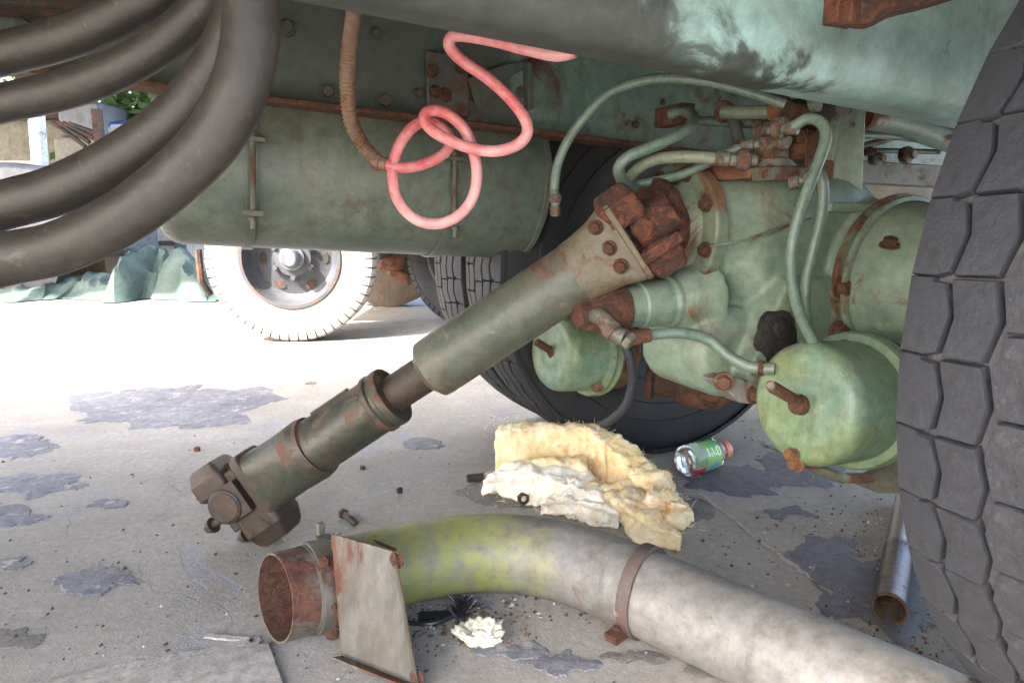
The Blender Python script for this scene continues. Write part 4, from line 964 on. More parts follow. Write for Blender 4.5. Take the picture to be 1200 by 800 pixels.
# flange bracket: bent plate standing across the collar
bo = gp(400, 752)
def bp_(x, y, Y): return px(x, y, Y)
A_, B_, C_, D_ = px(388, 625, 1.160), px(468, 648, 1.085), gp(496, 806, .004), gp(400, 768, .010)
A_.z = max(A_.z, .02); 
for q in (C_, D_): q.z = max(q.z, .004)
nrm = (B_ - A_).cross(D_ - A_).normalized()
if nrm.y > 0: nrm = -nrm
m = MB(); n_ = 10; grid = []
for i in range(n_ + 1):
    f_ = i / n_; p = A_.lerp(B_, f_); q = D_.lerp(C_, f_); grid.append((p, q))
def plate_ring(f_, bow):
    p = A_.lerp(B_, f_) ; q = D_.lerp(C_, f_); b_ = nrm * bow
    return [p + b_, q + b_, q + b_ - nrm * .004, p + b_ - nrm * .004]
m.rings([plate_ring(i / n_, .014 * (1 - abs(2 * i / n_ - 1)) * 0 + (.012 if i in (0, n_) else 0) * (1 if i == n_ else 0)) for i in range(n_ + 1)])
plate = m.build('bracket_plate', M_PLATE, ex, bevel=.001)
# folded lower lip of the plate
m = MB(); lip = (-nrm * -.022 + EZ * .0)
m.prism([D_ + EZ * .001, C_ + EZ * .001, C_ + nrm * .022 + EZ * .008, D_ + nrm * .022 + EZ * .008], -EZ * .003 + nrm * .001); m.build('plate_lip', M_PLATE, plate, bevel=.0008)
# foot of the plate: curved saddle strip wrapped on the collar
i_b = 14; cbp = C[i_b]; Tb = (C[i_b + 1] - C[i_b - 1]).normalized(); a, u, v = frame(Tb)
sdv = Tb.cross(EZ).normalized(); sdv = sdv if sdv.y < 0 else -sdv
m = MB(); rs = []
for i in range(29):
    t = R(118) - R(205) * i / 28; d_ = EZ * math.sin(t) + sdv * math.cos(t); d_.normalize()
    d_ = (EZ * math.sin(t) + sdv * math.cos(t)); d_ = (d_ - Tb * d_.dot(Tb)).normalized()
    rs.append([cbp - Tb * .024 + d_ * (RE * 1.012 + .001), cbp + Tb * .018 + d_ * (RE * 1.012 + .001), cbp + Tb * .018 + d_ * (RE * 1.012 + .0055), cbp - Tb * .024 + d_ * (RE * 1.012 + .0055)])
m.rings(rs); sdl = m.build('saddle_strip', M_PLATE, ex, bevel=.001)
# upright web from saddle to plate
m = MB(); m.prism([cbp + Tb * .018 + sdv * (RE * .2) + EZ * (RE * .98), A_, D_, cbp + Tb * .018 + sdv * (RE * .9) - EZ * (RE * .75), cbp + Tb * .018 + sdv * (RE * 1.02)], Tb * .004); m.build('bracket_web', M_PLATE, plate, bevel=.0008)
m = MB(); m.box(px(376, 623, 1.30), Tb * .007, sdv * .007, EZ * .020); m.box(px(379, 634, 1.29), Tb * .016, sdv * .01, EZ * .012); m.build('lug', M_EXHB, sdl, bevel=.002)
for (p_, s_) in ((cbp - Tb * .008 + (EZ * .80 + sdv * .60) * RE * 1.06, 1.2), (cbp - Tb * .004 + (sdv * .72 - EZ * .69) * RE * 1.06, 1.3), (cbp - Tb * .006 + (sdv * .98 + EZ * .02) * RE * 1.06, .6)):
    inst(BOLT, 'bolt', sdl, p_, (p_ - cbp) - Tb * .03, sc=s_)
for (f_, g_) in ((.955, .055), (.955, .93)):
    p = A_.lerp(B_, f_).lerp(D_.lerp(C_, f_), g_); inst(RIVET, 'rivet', plate, p + nrm * .001, nrm, sc=.95)
m = MB(); m.tube([px(415, 628, 1.285), px(440, 634, 1.26), px(464, 644, 1.225)], .003, 6); m.build('plate_wire', M_RUST, plate)

# ================================================================== INSULATION, BOTTLE, SMALL THINGS ON THE GROUND
def fbm(p, o=5):
    s_, a_ = 0, 1
    for _ in range(o): s_ += a_ * noise.noise(p); p = p * 2.03 + Vector((3.1, 1.7, 5.3)); a_ *= .52
    return s_
ins = thing('insulation_batt', gp(680, 600), 'torn yellow and white fluffy insulation lying crumpled behind the exhaust pipe', 'insulation')
HAIR = []
def ridge(path, hs, ws, seed, mat, name, lean=0.0, amp=.018, n=84, k=24):
    C = catmull([gp(*p) for p in path], k); N = len(C); rs = []
    import bisect
    for i, p in enumerate(C):
        f_ = i / (N - 1) * (len(hs) - 1); j = min(int(f_), len(hs) - 2); q_ = f_ - j
        h = hs[j] * (1 - q_) + hs[j + 1] * q_; w_ = ws[j] * (1 - q_) + ws[j + 1] * q_
        T = (C[min(i + 1, N - 1)] - C[max(i - 1, 0)]).normalized(); sd_ = Vector((T.y, -T.x, 0))     # toward camera
        ring_ = []
        for b in range(n):
            t = 2 * math.pi * b / n
            x_ = math.cos(t) * w_ * (1 + .18 * math.sin(t)); z_ = (h / 2) * (1 + math.sin(t)) 
            # flat top edge, hollow front face
            z_ = h * (.5 + .5 * math.copysign(abs(math.sin(t)) ** .55, math.sin(t)))
            x_ = w_ * math.copysign(abs(math.cos(t)) ** .7, math.cos(t))
            if x_ > 0: x_ -= .45 * w_ * math.sin(math.pi * min(1, z_ / max(h, .01)))
            q3 = p + sd_ * (x_ + lean * z_) + EZ * z_
            nn_ = fbm(q3 * 11 + Vector((seed, 0, 0))) * amp + fbm(q3 * 34 + Vector((0, seed, 0)), 4) * amp * .28
            dirn = (sd_ * x_ / max(w_, .01) + EZ * (z_ / max(h, .01) - .5) * 1.2)
            q3 = q3 + dirn * nn_ * 1.4 + T * fbm(q3 * 8 + Vector((0, 0, seed)), 3) * amp * .8
            q3.z = max(q3.z, .001); ring_.append(q3)
        rs.append(ring_)
    HAIR.extend((q, (q - (p + EZ * .3 * hs[0])).normalized(), mat is M_INSW) for r_, p in zip(rs, C) for q in r_ if q.z > .004)
    m = MB(); m.rings(rs); return m.build(name, mat, ins, smooth=180)
ridge([(580, 560), (610, 562), (650, 563), (690, 565), (716, 574)], [.165, .185, .178, .184, .162], [.035, .045, .045, .045, .05], 1.3, M_INSY, 'tan_batt', amp=.016)
ridge([(688, 563), (716, 572), (742, 585), (765, 600), (788, 612)], [.165, .160, .118, .080, .045], [.055, .055, .055, .05, .04], 5.1, M_INSY, 'tan_batt', amp=.022)
ridge([(735, 608), (760, 612), (785, 616), (806, 610)], [.045, .085, .085, .05], [.05, .075, .06, .03], 8.3, M_INSY, 'tan_batt', amp=.024)
ridge([(690, 585), (715, 600), (740, 618), (765, 634), (795, 640)], [.060, .085, .080, .07, .04], [.06, .06, .055, .05, .03], 21.7, M_INSY, 'tan_batt', amp=.024)
ridge([(566, 576), (600, 578), (645, 585), (690, 594)], [.055, .085, .09, .07], [.055, .075, .075, .06], 12.9, M_INSW, 'white_fluff', amp=.024)
ridge([(640, 598), (668, 604), (695, 610), (725, 614)], [.03, .075, .075, .045], [.04, .065, .065, .05], 15.2, M_INSW, 'white_fluff', amp=.026)
ridge([(610, 572), (650, 574), (690, 576)], [.085, .105, .09], [.035, .045, .035], 17.2, M_INSY, 'tan_batt', amp=.02)
fb = MB()
for _ in range(1100):
    pth = random.choice([((580, 540), (715, 555), .10, .17), ((566, 582), (690, 600), .0, .08), ((690, 560), (790, 610), .04, .16), ((740, 612), (808, 620), .0, .09), ((640, 604), (725, 622), .0, .08)])
    f_ = random.random(); p = gp(pth[0][0] + (pth[1][0] - pth[0][0]) * f_, pth[0][1] + (pth[1][1] - pth[0][1]) * f_) + EZ * random.uniform(pth[2], pth[3]) * (1 - .5 * f_ * (pth[3] > .15)) + Vector((random.gauss(0, .02), random.gauss(0, .03), 0))
    p.z = max(.003, p.z)
    d_ = Vector((random.gauss(0, 1), random.gauss(0, 1), random.gauss(0, .6))).normalized() * random.uniform(.008, .03); s_ = Vector((random.gauss(0, 1), random.gauss(0, 1), random.gauss(0, 1))).normalized() * .0006
    b_ = p + d_ * .5 + Vector((random.gauss(0, .003), random.gauss(0, .003), random.gauss(0, .003))); e_ = p + d_
    for q in (b_, e_): q.z = max(q.z, .002)
    fb.add([p - s_, p + s_, b_ + s_, b_ - s_, e_], [(0, 1, 2, 3), (3, 2, 4)], random.choice((0, 0, 1)))
for _ in range(5000):
    p, nn_, wh = random.choice(HAIR)
    d_ = (Vector((random.gauss(0, 1), random.gauss(0, 1), random.gauss(0, 1))) + nn_ * .9).normalized() * random.uniform(.006, .018)
    s_ = d_.cross(Vector((random.gauss(0, 1), random.gauss(0, 1), random.gauss(0, 1)))).normalized() * random.uniform(.00025, .0005)
    p = p + Vector((random.gauss(0, .004), random.gauss(0, .004), random.gauss(0, .002)))
    b_ = p + d_ * .5 + nn_ * .0015; e_ = p + d_
    if min(p.z, b_.z, e_.z) < .002: continue
    fb.add([p - s_, p + s_, b_ + s_, b_ - s_, e_], [(0, 1, 2, 3), (3, 2, 4)], 1 if wh else 0)
tag(fb.build('loose_fibre', [M_INSY, M_INSW], ins, smooth=0), kind='stuff')

# bottle
M_PET = bpy.data.materials.new('clear_plastic'); M_PET.use_nodes = True
bs = M_PET.node_tree.nodes['Principled BSDF']; bs.inputs['Base Color'].default_value = (.80, .82, .78, 1); bs.inputs['Roughness'].default_value = .08; bs.inputs['Transmission Weight'].default_value = .92; bs.inputs['IOR'].default_value = 1.35
_t = M_PET.node_tree; _tc = nd(_t, 'ShaderNodeTexCoord'); _n = nz(_t, _tc.outputs['Object'], 40, 4, .6); _b = nd(_t, 'ShaderNodeBump', i_Strength=.25, i_Distance=.004); _t.links.new(_n, _b.inputs['Height']); _t.links.new(_b.outputs[0], bs.inputs['Normal'])
rb = .049
b0 = gp(803, 541, rb); b0 = px(802, 529, b0.y); b0.z = rb + .001
b1 = px(846, 512, b0.y + .10); bd_ = Vector((b1.x - b0.x, b1.y - b0.y, 0)).normalized(); BL = .205
bot = thing('drink_bottle', Vector((b0.x, b0.y, 0)), 'small plastic drink bottle with green label lying against the tyre', 'bottle')
m = MB(); m.lathe(b0, bd_, [(.010, .006), (.008, rb * .45), (.001, rb * .62), (.0, rb * .80), (.006, rb * .95), (.016, rb), (.052, rb), (.054, rb * .985), (.125, rb * .985), (.128, rb), (.135, rb), (.150, rb * .88), (.165, rb * .62), (.172, rb * .50), (.185, rb * .50)], 40); m.build('bottle_body', M_PET, bot, smooth=45)
def label_mat():
    m = bpy.data.materials.new('printed_green_label'); m.use_nodes = True; t = m.node_tree; bs = t.nodes['Principled BSDF']
    tc = nd(t, 'ShaderNodeTexCoord'); n = nz(t, tc.outputs['Object'], 22, 4, .5); n2 = nz(t, tc.outputs['Object'], 9, 2, .5)
    c = mixc(t, ramp(t, n2, [(.40, 0), (.55, 1)]), (.10, .34, .09), (.22, .42, .12))
    c = mixc(t, ramp(t, n, [(.60, 0), (.63, .8)]), c, (.10, .22, .50))
    t.links.new(c, bs.inputs['Base Color']); bs.inputs['Roughness'].default_value = .35; return m
m = MB(); m.lathe(b0, bd_, [(.055, rb * .985 + .0006), (.124, rb * .985 + .0006)], 40, cap0=False, cap1=False); lab = m.build('label', label_mat(), bot, smooth=60)
# blotted white letter strokes on the label
M_INK = simple('white_print', (.78, .80, .74), .4)
a, u, v = frame(bd_)
def on_label(t_, phi, r=rb * .985 + .0012):
    d_ = u * math.cos(phi) + v * math.sin(phi); return b0 + bd_ * t_ + d_ * r
tocam = (Vector((0, 0, H_CAM)) - b0).normalized(); phi0 = math.atan2(tocam.dot(v), tocam.dot(u))
m = MB()
for st_ in ([(.066, -.30), (.066, .12), (.066, .0), (.078, -.02), (.078, .15)], [(.086, -.28), (.086, .0), (.092, .10), (.100, .06)], [(.104, .12), (.104, -.22), (.110, -.30), (.117, -.2), (.117, .1), (.110, .18), (.104, .1)]):
    pts = []
    for t_, f_ in st_: pts.append(on_label(t_, phi0 + f_ * 1.3))
    m.tube(pts, .0017, 6)
m.build('label_print', M_INK, lab)
m = MB(); m.lathe(b0 + bd_ * .176, bd_, [(0, rb * .56), (.003, rb * .60), (.024, rb * .60), (.027, rb * .52)], 24); m.build('cap', M_CAP, bot, bevel=.001)
m = MB(); m.lathe(b0 + bd_ * .150, bd_, [(0, rb * .90), (.012, rb * .70), (.014, rb * .62)], 24, cap0=False, cap1=False); m.build('neck_band', M_CAP, bot)
m = MB(); rs = []
for k in range(8):
    t_ = .004 + .048 * k / 7; rs.append([b0 + bd_ * t_ + (u * math.cos(R(180) + f_) + v * math.sin(R(180) + f_)) * (rb * (.94 if k == 0 else 1.0) + .0008) for f_ in [R(-72 + 144 * i / 12) for i in range(13)]] )
vs = [p for r in rs for p in r]; m.add(vs, [(i * 13 + j, i * 13 + j + 1, (i + 1) * 13 + j + 1, (i + 1) * 13 + j) for i in range(7) for j in range(12)]); m.build('juice_residue', M_LIQ, bot, smooth=60)

# small blued pipe by the near tyre
p0, p1 = gp(1042, 713, .031), gp(1068, 560, .031)
d_ = (p1 - p0).normalized(); Lp = .66
sp = thing('steel_pipe', Vector((p0.x, p0.y, 0)), 'short blued steel pipe with rusty open end lying beside the near tyre', 'pipe')
m = MB(); m.lathe(p0, d_, [(0, .0285), (0, .031), (.02, .0305), (Lp * .4, .0300), (Lp * .41, .0315), (Lp * .45, .0315), (Lp * .46, .030), (Lp, .030)], 32, cap0=False); m.lathe(p0 + d_ * .002, d_, [(.3, .0275), (0, .0285)], 32, cap0=True, cap1=False); m.build('pipe_body', M_BLUEP, sp)
m = MB(); m.lathe(p0 - d_ * .001, d_, [(0, .0282), (-.0005, .0322), (.006, .0322), (.008, .0312)], 32, cap0=False, cap1=False); m.lathe(p0 + d_ * .004, d_, [(.10, .0270), (-.004, .0280)], 32, cap0=False, cap1=False); m.build('pipe_lip', M_EXHR, sp)

# loose bolt
p0, p1 = gp(402, 601, .012), gp(424, 619, .010)
d_ = (p1 - p0).normalized()
lb = thing('loose_bolt', Vector((p0.x, p0.y, 0)), 'rusty hexagon bolt lying loose on the concrete beside the shaft joint', 'bolt')
m = MB(); m.lathe(p0 - d_ * .004, d_, [(0, .013), (.012, .0145), (.013, .008)], 6); m.build('bolt_head', M_BOLT, lb, bevel=.001)
m = MB(); q = [(.012, .0088), (.042, .0088)]; q += [(.043 + .03 * i / 20, .0094 if i % 2 else .0078) for i in range(20)] + [(.075, .005)]; m.lathe(p0, d_, q, 16); m.build('bolt_shank', M_RBRN, lb)
def nut(x, y, r, label, mat=M_RBRN, ax_=EZ, cat='nut', grp=None):
    p = gp(x, y, 0); m = MB(); hgt = r * 1.0
    a, u, v = frame(ax_); c = p + EZ * (.0005 if ax_.z > .7 else r)
    ro = []; 
    for (d_, rr_, nn_) in ((0, r, 6), (hgt, r, 6)):
        ro.append([c + a * d_ + (u * math.cos(2 * math.pi * i / 24) + v * math.sin(2 * math.pi * i / 24)) * rr_ * (1 - .13 * abs(math.sin(3 * (2 * math.pi * i / 24)))) for i in range(24)])
    ri = [[c + a * d_ + (u * math.cos(2 * math.pi * i / 24) + v * math.sin(2 * math.pi * i / 24)) * r * .52 for i in range(24)] for d_ in (hgt, 0)]
    m.rings(ro + ri, closed=True); o = m.build('loose_nut', mat, None, L=p, smooth=25); return tag(o, label, cat, grp)
nut(231, 528, .0115, 'pale rusty hex nut on the bright concrete behind the shaft joint', M_SHAFTT)
nut(425, 549, .009, 'dark nut on the concrete below the middle of the slip tube', M_RBRN)
nut(467, 578, .0095, 'dark nut on the concrete nearest the yellow elbow', M_DARK, Vector((.6, -.3, .2)))
nut(612, 590, .017, 'large rusty nut at the front edge of the insulation', M_RUST, Vector((.3, -.9, .2)))
p = gp(557, 560, .013); m = MB(); m.lathe(p - Vector((.025, 0, 0)), Vector((1, .2, 0)), [(0, .012), (.05, .013)], 10, jit=.0015)
tag(m.build('metal_stub', M_DARK, None, L=Vector((p.x, p.y, 0)), bevel=.001), 'dark stub of metal beside the left end of the insulation', 'stub')
p = gp(364, 449); m = MB(); m.lathe(p + EZ * .0005, EZ, [(0, .030), (.003, .030)], 32); m.lathe(p + EZ * .003, EZ, [(0, .010), (.004, .009)], 6); tag(m.build('washer', M_STEELW, None, L=p), 'large flat washer lying on the bright concrete above the shaft', 'washer')
# black plastic scrap
ps = thing('plastic_scrap', gp(515, 722), 'strip of black plastic with a frayed end inside the pipe bend', 'scrap')
m = MB(); m.tube(catmull([gp(478, 729, .004), gp(505, 730, .005), (gp(530, 722, .006)), gp(547, 716, .006)], 6), .005, 8)
m.prism([gp(492, 718, .002), gp(538, 716, .002), gp(547, 722, .002), gp(490, 728, .002)], EZ * .004); m.build('strip', M_TWIGB, ps)
m = MB()
for _ in range(60):
    p = gp(random.gauss(543, 5), random.gauss(714, 6), .003); q = p + Vector((random.gauss(0, .018), random.gauss(0, .01), random.uniform(.004, .03))); m.tube([p, (p + q) / 2 + Vector((random.gauss(0, .002), 0, .002)), q], .0011, 4)
tag(m.build('frayed_end', M_TWIGB, ps), kind='stuff')
# cream foam scrap
m = MB(); base = gp(566, 752); ctr = []
import bmesh
bm = bmesh.new(); bmesh.ops.create_icosphere(bm, subdivisions=5, radius=1)
for v_ in bm.verts:
    c_ = v_.co.copy(); k = 1 + .55 * fbm(c_ * 1.7 + Vector((4, 1, 2)), 5)
    v_.co = Vector((c_.x * .036 * k + (.0 if c_.x > 0 else c_.x * .01), c_.y * .030 * k, max(.0, (c_.z * .5 + .42) * .040 * k)))
me = bpy.data.meshes.new('foam_scrap'); bm.to_mesh(me); bm.free(); me.materials.append(M_FOAM); me.shade_smooth()
o = bpy.data.objects.new('foam_scrap', me); COL.objects.link(o); o.location = base; tag(o, 'crumpled scrap of cream foam on the concrete in front of the pipe', 'foam')
m = MB(); lf = gp(590, 688)
for k in range(5):
    p = lf + Vector((random.gauss(0, .02), random.gauss(0, .006), .002)); m.add([p, p + Vector((.014, .004, .006)), p + Vector((.026, .0, .001)), p + Vector((.012, -.008, .0015))], [(0, 1, 2, 3)])
tag(m.build('dry_leaf', M_BROWNW, None, L=lf), 'curled dry brown leaf under the pipe bend', 'leaf')

# ================================================================== BACKGROUND: SECOND TRUCK, TARPAULIN, YARD
wc = px(345, 301, 4.45); wc.z = .535
bt = thing('parked_truck', Vector((wc.x, wc.y + 1.2, 0)), 'pale truck parked behind with a pale wheel showing under the tank', 'truck')
AXB = Vector((.05, -1, 0)).normalized()            # wheel faces the camera
def bgwheel(c, Rr, W, face, individual=True, mat=M_RUBW):
    a, u, v = frame(face)
    m = MB(); hw = W / 2
    m.lathe(c - a * hw, a, [(0, .31), (.01, .36), (.0, .42), (-.004, .47), (.015, Rr - .036), (.04, Rr - .020), (hw, Rr - .016), (W - .04, Rr - .020), (W - .015, Rr - .036), (W + .004, .46), (W + .002, .41), (W - .008, .36), (W - .02, .325), (W - .03, .30)], 72, cap0=False, cap1=False)
    ty = m.build('tyre', mat, bt)
    nl = 54; lm = MB(); w2 = .049
    # lug: wraps shoulder and tread edge; local frame x=tangent, y=radial, z=axial
    for sgn in (1, -1):
        prof = [(hw * .05, Rr - .034), (hw * .05, Rr - .002), (hw * .80, Rr - .004), (hw * .97, Rr - .018), (hw * 1.025, Rr - .062), (hw * .98, Rr - .07), (hw * .86, Rr - .034)]
        mm = MB(); mm.prism([Vector((-w2 / 2, r_, sgn * z_)) for z_, r_ in prof], Vector((w2, 0, 0)))
        me = mm.mesh('tread_lug', Z0, mat, 30)
        for k in range(nl):
            th = 2 * math.pi * (k + (.5 if sgn < 0 else 0)) / nl
            rad = u * math.cos(th) + v * math.sin(th); tan = -u * math.sin(th) + v * math.cos(th)
            o = bpy.data.objects.new('tread_lug', me); COL.objects.link(o); o.parent = ty
            M3 = Matrix((tan, rad, a)).transposed().to_4x4(); o.matrix_local = Matrix.Translation(c - OFF[ty]) @ M3
    m = MB(); m.lathe(c - a * (hw * .2), a, [(0, .305), (hw * 1.05, .300), (hw * 1.06, .318), (hw * 1.13, .318), (hw * 1.13, .298), (hw * .62, .285), (hw * .30, .262), (hw * .16, .23)], 64, cap0=False, cap1=False); m.build('rim', M_RIM, ty, smooth=50)
    dm = MB(); n = 72; rs = []
    for (d_, r_) in ((.02, .24), (.03, .235), (.035, .16), (.055, .13), (.075, .115), (.078, .06)):
        rs.append([c + a * (d_ - .03) + (u * math.cos(t) + v * math.sin(t)) * r_ for t in [2 * math.pi * i / n for i in range(n)]])
    dm.rings(rs, False, True); ds = dm.build('wheel_disc', M_RIM, ty, smooth=50)
    for k in range(6):
        hh = MB(); t = R(30 + 60 * k); p = c + a * .006 + (u * math.cos(t) + v * math.sin(t)) * .198; rad = u * math.cos(t) + v * math.sin(t); tan = a.cross(rad); ring_ = [p + rad * .024 * math.cos(q) + tan * .040 * math.sin(q) for q in [2 * math.pi * i / 20 for i in range(20)]]
        hh.prism(ring_, a * .0022); hh.build('hand_hole', M_DARK, ds, smooth=0)
    hm = MB(); hm.lathe(c + a * .04, a, [(0, .085), (.03, .08), (.035, .062), (.10, .055), (.11, .045), (.112, .02)], 32); hm.build('hub', M_GREYB, ds, bevel=.002)
    for k in range(6):
        t = R(0 + 60 * k); inst(NUTW, 'lug_nut', ds, c + a * .040 + (u * math.cos(t) + v * math.sin(t)) * .128, a, sc=1.7)
    return ty
bgwheel(wc, .535, .26, AXB)
wc2 = px(550, 296, 5.1); wc2.z = .535
bgwheel(wc2, .535, .26, (AXB + Vector((-.75, 0, 0))).normalized(), mat=M_RUBBER)
wc3 = px(456, 300, 6.2); wc3.z = .49
m = MB(); m.lathe(wc3, Vector((.15, 1, 0)), [(-.14, .2), (-.14, .42), (-.1, .49), (.1, .49), (.14, .42), (.14, .2)], 40); m.build('rear_tyre', M_BARK, bt)
m = MB(); m.box(px(461, 300, 5.9), Vector((.10, 0, 0)), Vector((0, .08, 0)), Vector((.02, 0, .12))); m.box(px(468, 322, 5.9), Vector((.09, 0, -.05)), Vector((0, .06, 0)), Vector((0, 0, .05))); m.build('axle_casting', M_ORANGE, bt, bevel=.02)
# its frame, axle and pale body
m = MB(); m.box(Vector((wc.x + .3, wc.y + .9, .54)), Vector((.08, 0, 0)), Vector((0, .8, 0)), Vector((0, 0, .08))); m.build('axle', M_DARK, bt, bevel=.02)
m = MB(); m.box(Vector((wc.x + 2.0, wc.y + 1.0, 1.05)), Vector((2.6, 0, 0)), Vector((0, .9, 0)), Vector((0, 0, .12))); m.build('chassis', M_WHITE, bt, bevel=.01)
m = MB(); m.box(Vector((wc.x + 2.0, wc.y + 1.0, 1.95)), Vector((2.5, 0, 0)), Vector((0, 1.0, 0)), Vector((0, 0, .78))); m.build('body', M_WHITE, bt, bevel=.03)
m = MB(); m.tube([px(232, 292, 4.7), px(236, 330, 4.7), px(246, 345, 4.75)], .025, 8); m.build('mud_flap_stay', M_DARK, bt)

# pale trailer side with mint stripes behind the tarpaulin
tl = thing('white_trailer', Vector((-4.6, 9.0, 0)), 'low white trailer side with mint green stripes behind the crumpled tarpaulin', 'trailer')
m = MB(); m.box(Vector((-4.6, 9.3, .55)), Vector((2.6, 0, 0)), Vector((0, .3, 0)), Vector((0, 0, .50))); m.build('side_panel', M_WHITE, tl, bevel=.01)
m = MB(); p = px(212, 300, 8.98); m.box(Vector((p.x, 8.985, .55)), Vector((.075, 0, 0)), Vector((0, .012, 0)), Vector((0, 0, .48))); p = px(178, 283, 8.98); m.build('stripe', M_MINTW, tl)
m = MB(); p = px(178, 285, 8.97); m.box(Vector((p.x, 8.97, p.z)), Vector((.30, 0, 0)), Vector((0, .02, 0)), Vector((0, 0, .03))); m.build('rail', M_RAIL, tl)
m = MB(); p = px(70, 325, 8.97); m.box(Vector((p.x, 8.985, p.z)), Vector((.22, 0, -.14)), Vector((0, .012, 0)), Vector((.02, 0, .03))); m.build('stripe', M_MINTW, tl)
m = MB(); p = px(178, 272, 9.0); m.box(Vector((p.x, 9.2, p.z)), Vector((.34, 0, 0)), Vector((0, .1, 0)), Vector((0, 0, .13))); m.build('load', M_BROWNW, tl, bevel=.02)
for sx in (-6.4, -2.9):
    m = MB(); m.lathe(Vector((sx, 9.05, .32)), Vector((0, 1, 0)), [(0, .32), (.2, .32)], 28); m.build('tyre', M_RUBBER, tl)
m = MB(); bx_ = px(112, 325, 7.5); m.box(Vector((bx_.x, 7.5, .21)), Vector((.24, 0, 0)), Vector((0, .2, 0)), Vector((.0, 0, .205))); tag(m.build('wooden_crate', M_BROWNW, None, L=Vector((bx_.x, 7.5, 0)), bevel=.006), 'brown wooden crate half covered by the teal tarpaulin', 'crate')

# tarpaulin: folded sheet
m = MB(); nu, nv = 90, 34; vs = []
for j in range(nv + 1):
    for i in range(nu + 1):
        x = -60 + 310 * i / nu; f_ = j / nv
        base = gp(x, 353 - 2 * math.sin(i * .2)); y_ = base.y + f_ * .9
        hgt = .06 + (.34 if x > 125 else .13 if x > 40 else .07) * math.sin(math.pi * min(1, f_ * 1.15)) * (1 if x < 215 else max(0, (250 - x) / 35))
        p = Vector((base.x + .15 * noise.noise(Vector((x * .05, f_ * 3, 1))), y_ + .12 * noise.noise(Vector((x * .04, f_ * 3, 4))), 0))
        ridge_ = 1 - abs(noise.noise(Vector((x * .030, f_ * 2.0, 7)))) * 2.0
        r2_ = 1 - abs(noise.noise(Vector((x * .075, f_ * 4.5, 2)))) * 2.0
        p.z = max(.01, hgt * (.55 + .5 * ridge_ + .28 * r2_) * min(1, f_ * 5 + .15))
        vs.append(p)
m.add(vs, [(j * (nu + 1) + i, j * (nu + 1) + i + 1, (j + 1) * (nu + 1) + i + 1, (j + 1) * (nu + 1) + i) for j in range(nv) for i in range(nu)])
to = m.build('tarpaulin', M_TARP, None, L=Vector((-3.5, 6.5, 0)), smooth=18); tag(to, 'crumpled teal tarpaulin heaped on the ground in the left background', 'tarpaulin')

# yard buildings and vehicles in the gap at upper left
bl = thing('cream_building', Vector((-8.6, 15, 0)), 'low cream building with a dark eave at the back of the yard', 'building')
m = MB(); m.box(Vector((-9.2, 16.5, 1.4)), Vector((3.2, 0, 0)), Vector((0, 1.5, 0)), Vector((0, 0, 1.4))); m.build('wall', M_CREAM, bl)
m = MB(); m.box(Vector((-9.2, 16.4, 2.9)), Vector((3.5, 0, 0)), Vector((0, 1.8, 0)), Vector((0, 0, .10))); m.build('roof', M_DARK, bl)
m = MB(); p = px(68, 166, 14.9); m.box(Vector((p.x - .9, 15.0, 1.0)), Vector((.5, 0, 0)), Vector((0, .03, 0)), Vector((0, 0, .98))); m.build('door', M_WHITE, bl)
m = MB(); p0, p1 = px(28, 130, 8.0), px(40, 190, 7.6); p1 = gp(52, 352); m.box((px(28, 120, 8) + Vector((0, 0, 0))).lerp(Vector((px(45, 120, 8).x, 8, 0)), .5), Vector((.06, 0, 0)), Vector((0, .06, 0)), Vector((.05, 0, .0)) + EZ * (px(28, 110, 8).z / 2)); q = px(34, 110, 8); tag(m.build('white_post', M_WHITE, None, L=Vector((q.x, 8, 0))), 'leaning white post in front of the cream building', 'post')
vn = thing('box_van', Vector((-7.3, 12.4, 0)), 'pale blue grey box van parked beside the cream building', 'van')
p = px(97, 137, 11.9)
m = MB(); m.box(Vector((p.x, 12.6, p.z - .05)), Vector((.36, 0, 0)), Vector((0, .8, 0)), Vector((0, 0, .28))); m.build('body', M_GREYB, vn, bevel=.05)
m = MB(); m.box(Vector((p.x, 12.6, p.z * .55)), Vector((.42, 0, 0)), Vector((0, .9, 0)), Vector((0, 0, p.z * .30))); m.build('chassis', M_CREAM, vn, bevel=.03)
for dx in (-.32, .32):
    m = MB(); m.lathe(Vector((p.x + dx, 11.75, .36)), Vector((0, 1, 0)), [(0, .2), (0, .36), (.2, .36)], 24); m.build('tyre', M_RUBBER, vn)
m = MB()
for k in range(4):
    q0, q1 = px(60 + k * 7, 142 + k * 1, 9.5), px(100 + k * 5, 172 - k * 5, 9.5); m.tube([q0, q1], .03, 6)
q0 = px(113, 128, 9.5); m.box(Vector((q0.x, 9.5, q0.z / 2)), Vector((.05, 0, 0)), Vector((0, .05, 0)), EZ * (q0.z / 2)); tag(m.build('steel_trestle', M_DARK, None, L=Vector((q0.x, 9.5, 0))), 'dark steel trestle with slanting bars beside the van', 'trestle')
cr = thing('blue_car', Vector((px(137, 148, 10.5).x, 10.5, 0)), 'small blue car partly hidden behind the thick hoses', 'car')
q = px(137, 148, 10.5)
m = MB(); prof = [(-1.6, .35), (-1.65, .8), (-1.2, .95), (-.7, q.z + .08), (.5, q.z + .10), (.95, .98), (1.6, .85), (1.65, .35)]
m.prism([Vector((q.x + .15 + a_ * .42, 10.5, z_)) for a_, z_ in prof], Vector((0, 1.5, 0))); m.build('body', M_BLUE, cr, bevel=.06)
m = MB(); m.box(Vector((q.x + .1, 10.49, q.z - .1)), Vector((.22, 0, 0)), Vector((0, .01, 0)), Vector((0, 0, .08))); m.build('window', M_GREYB, cr)
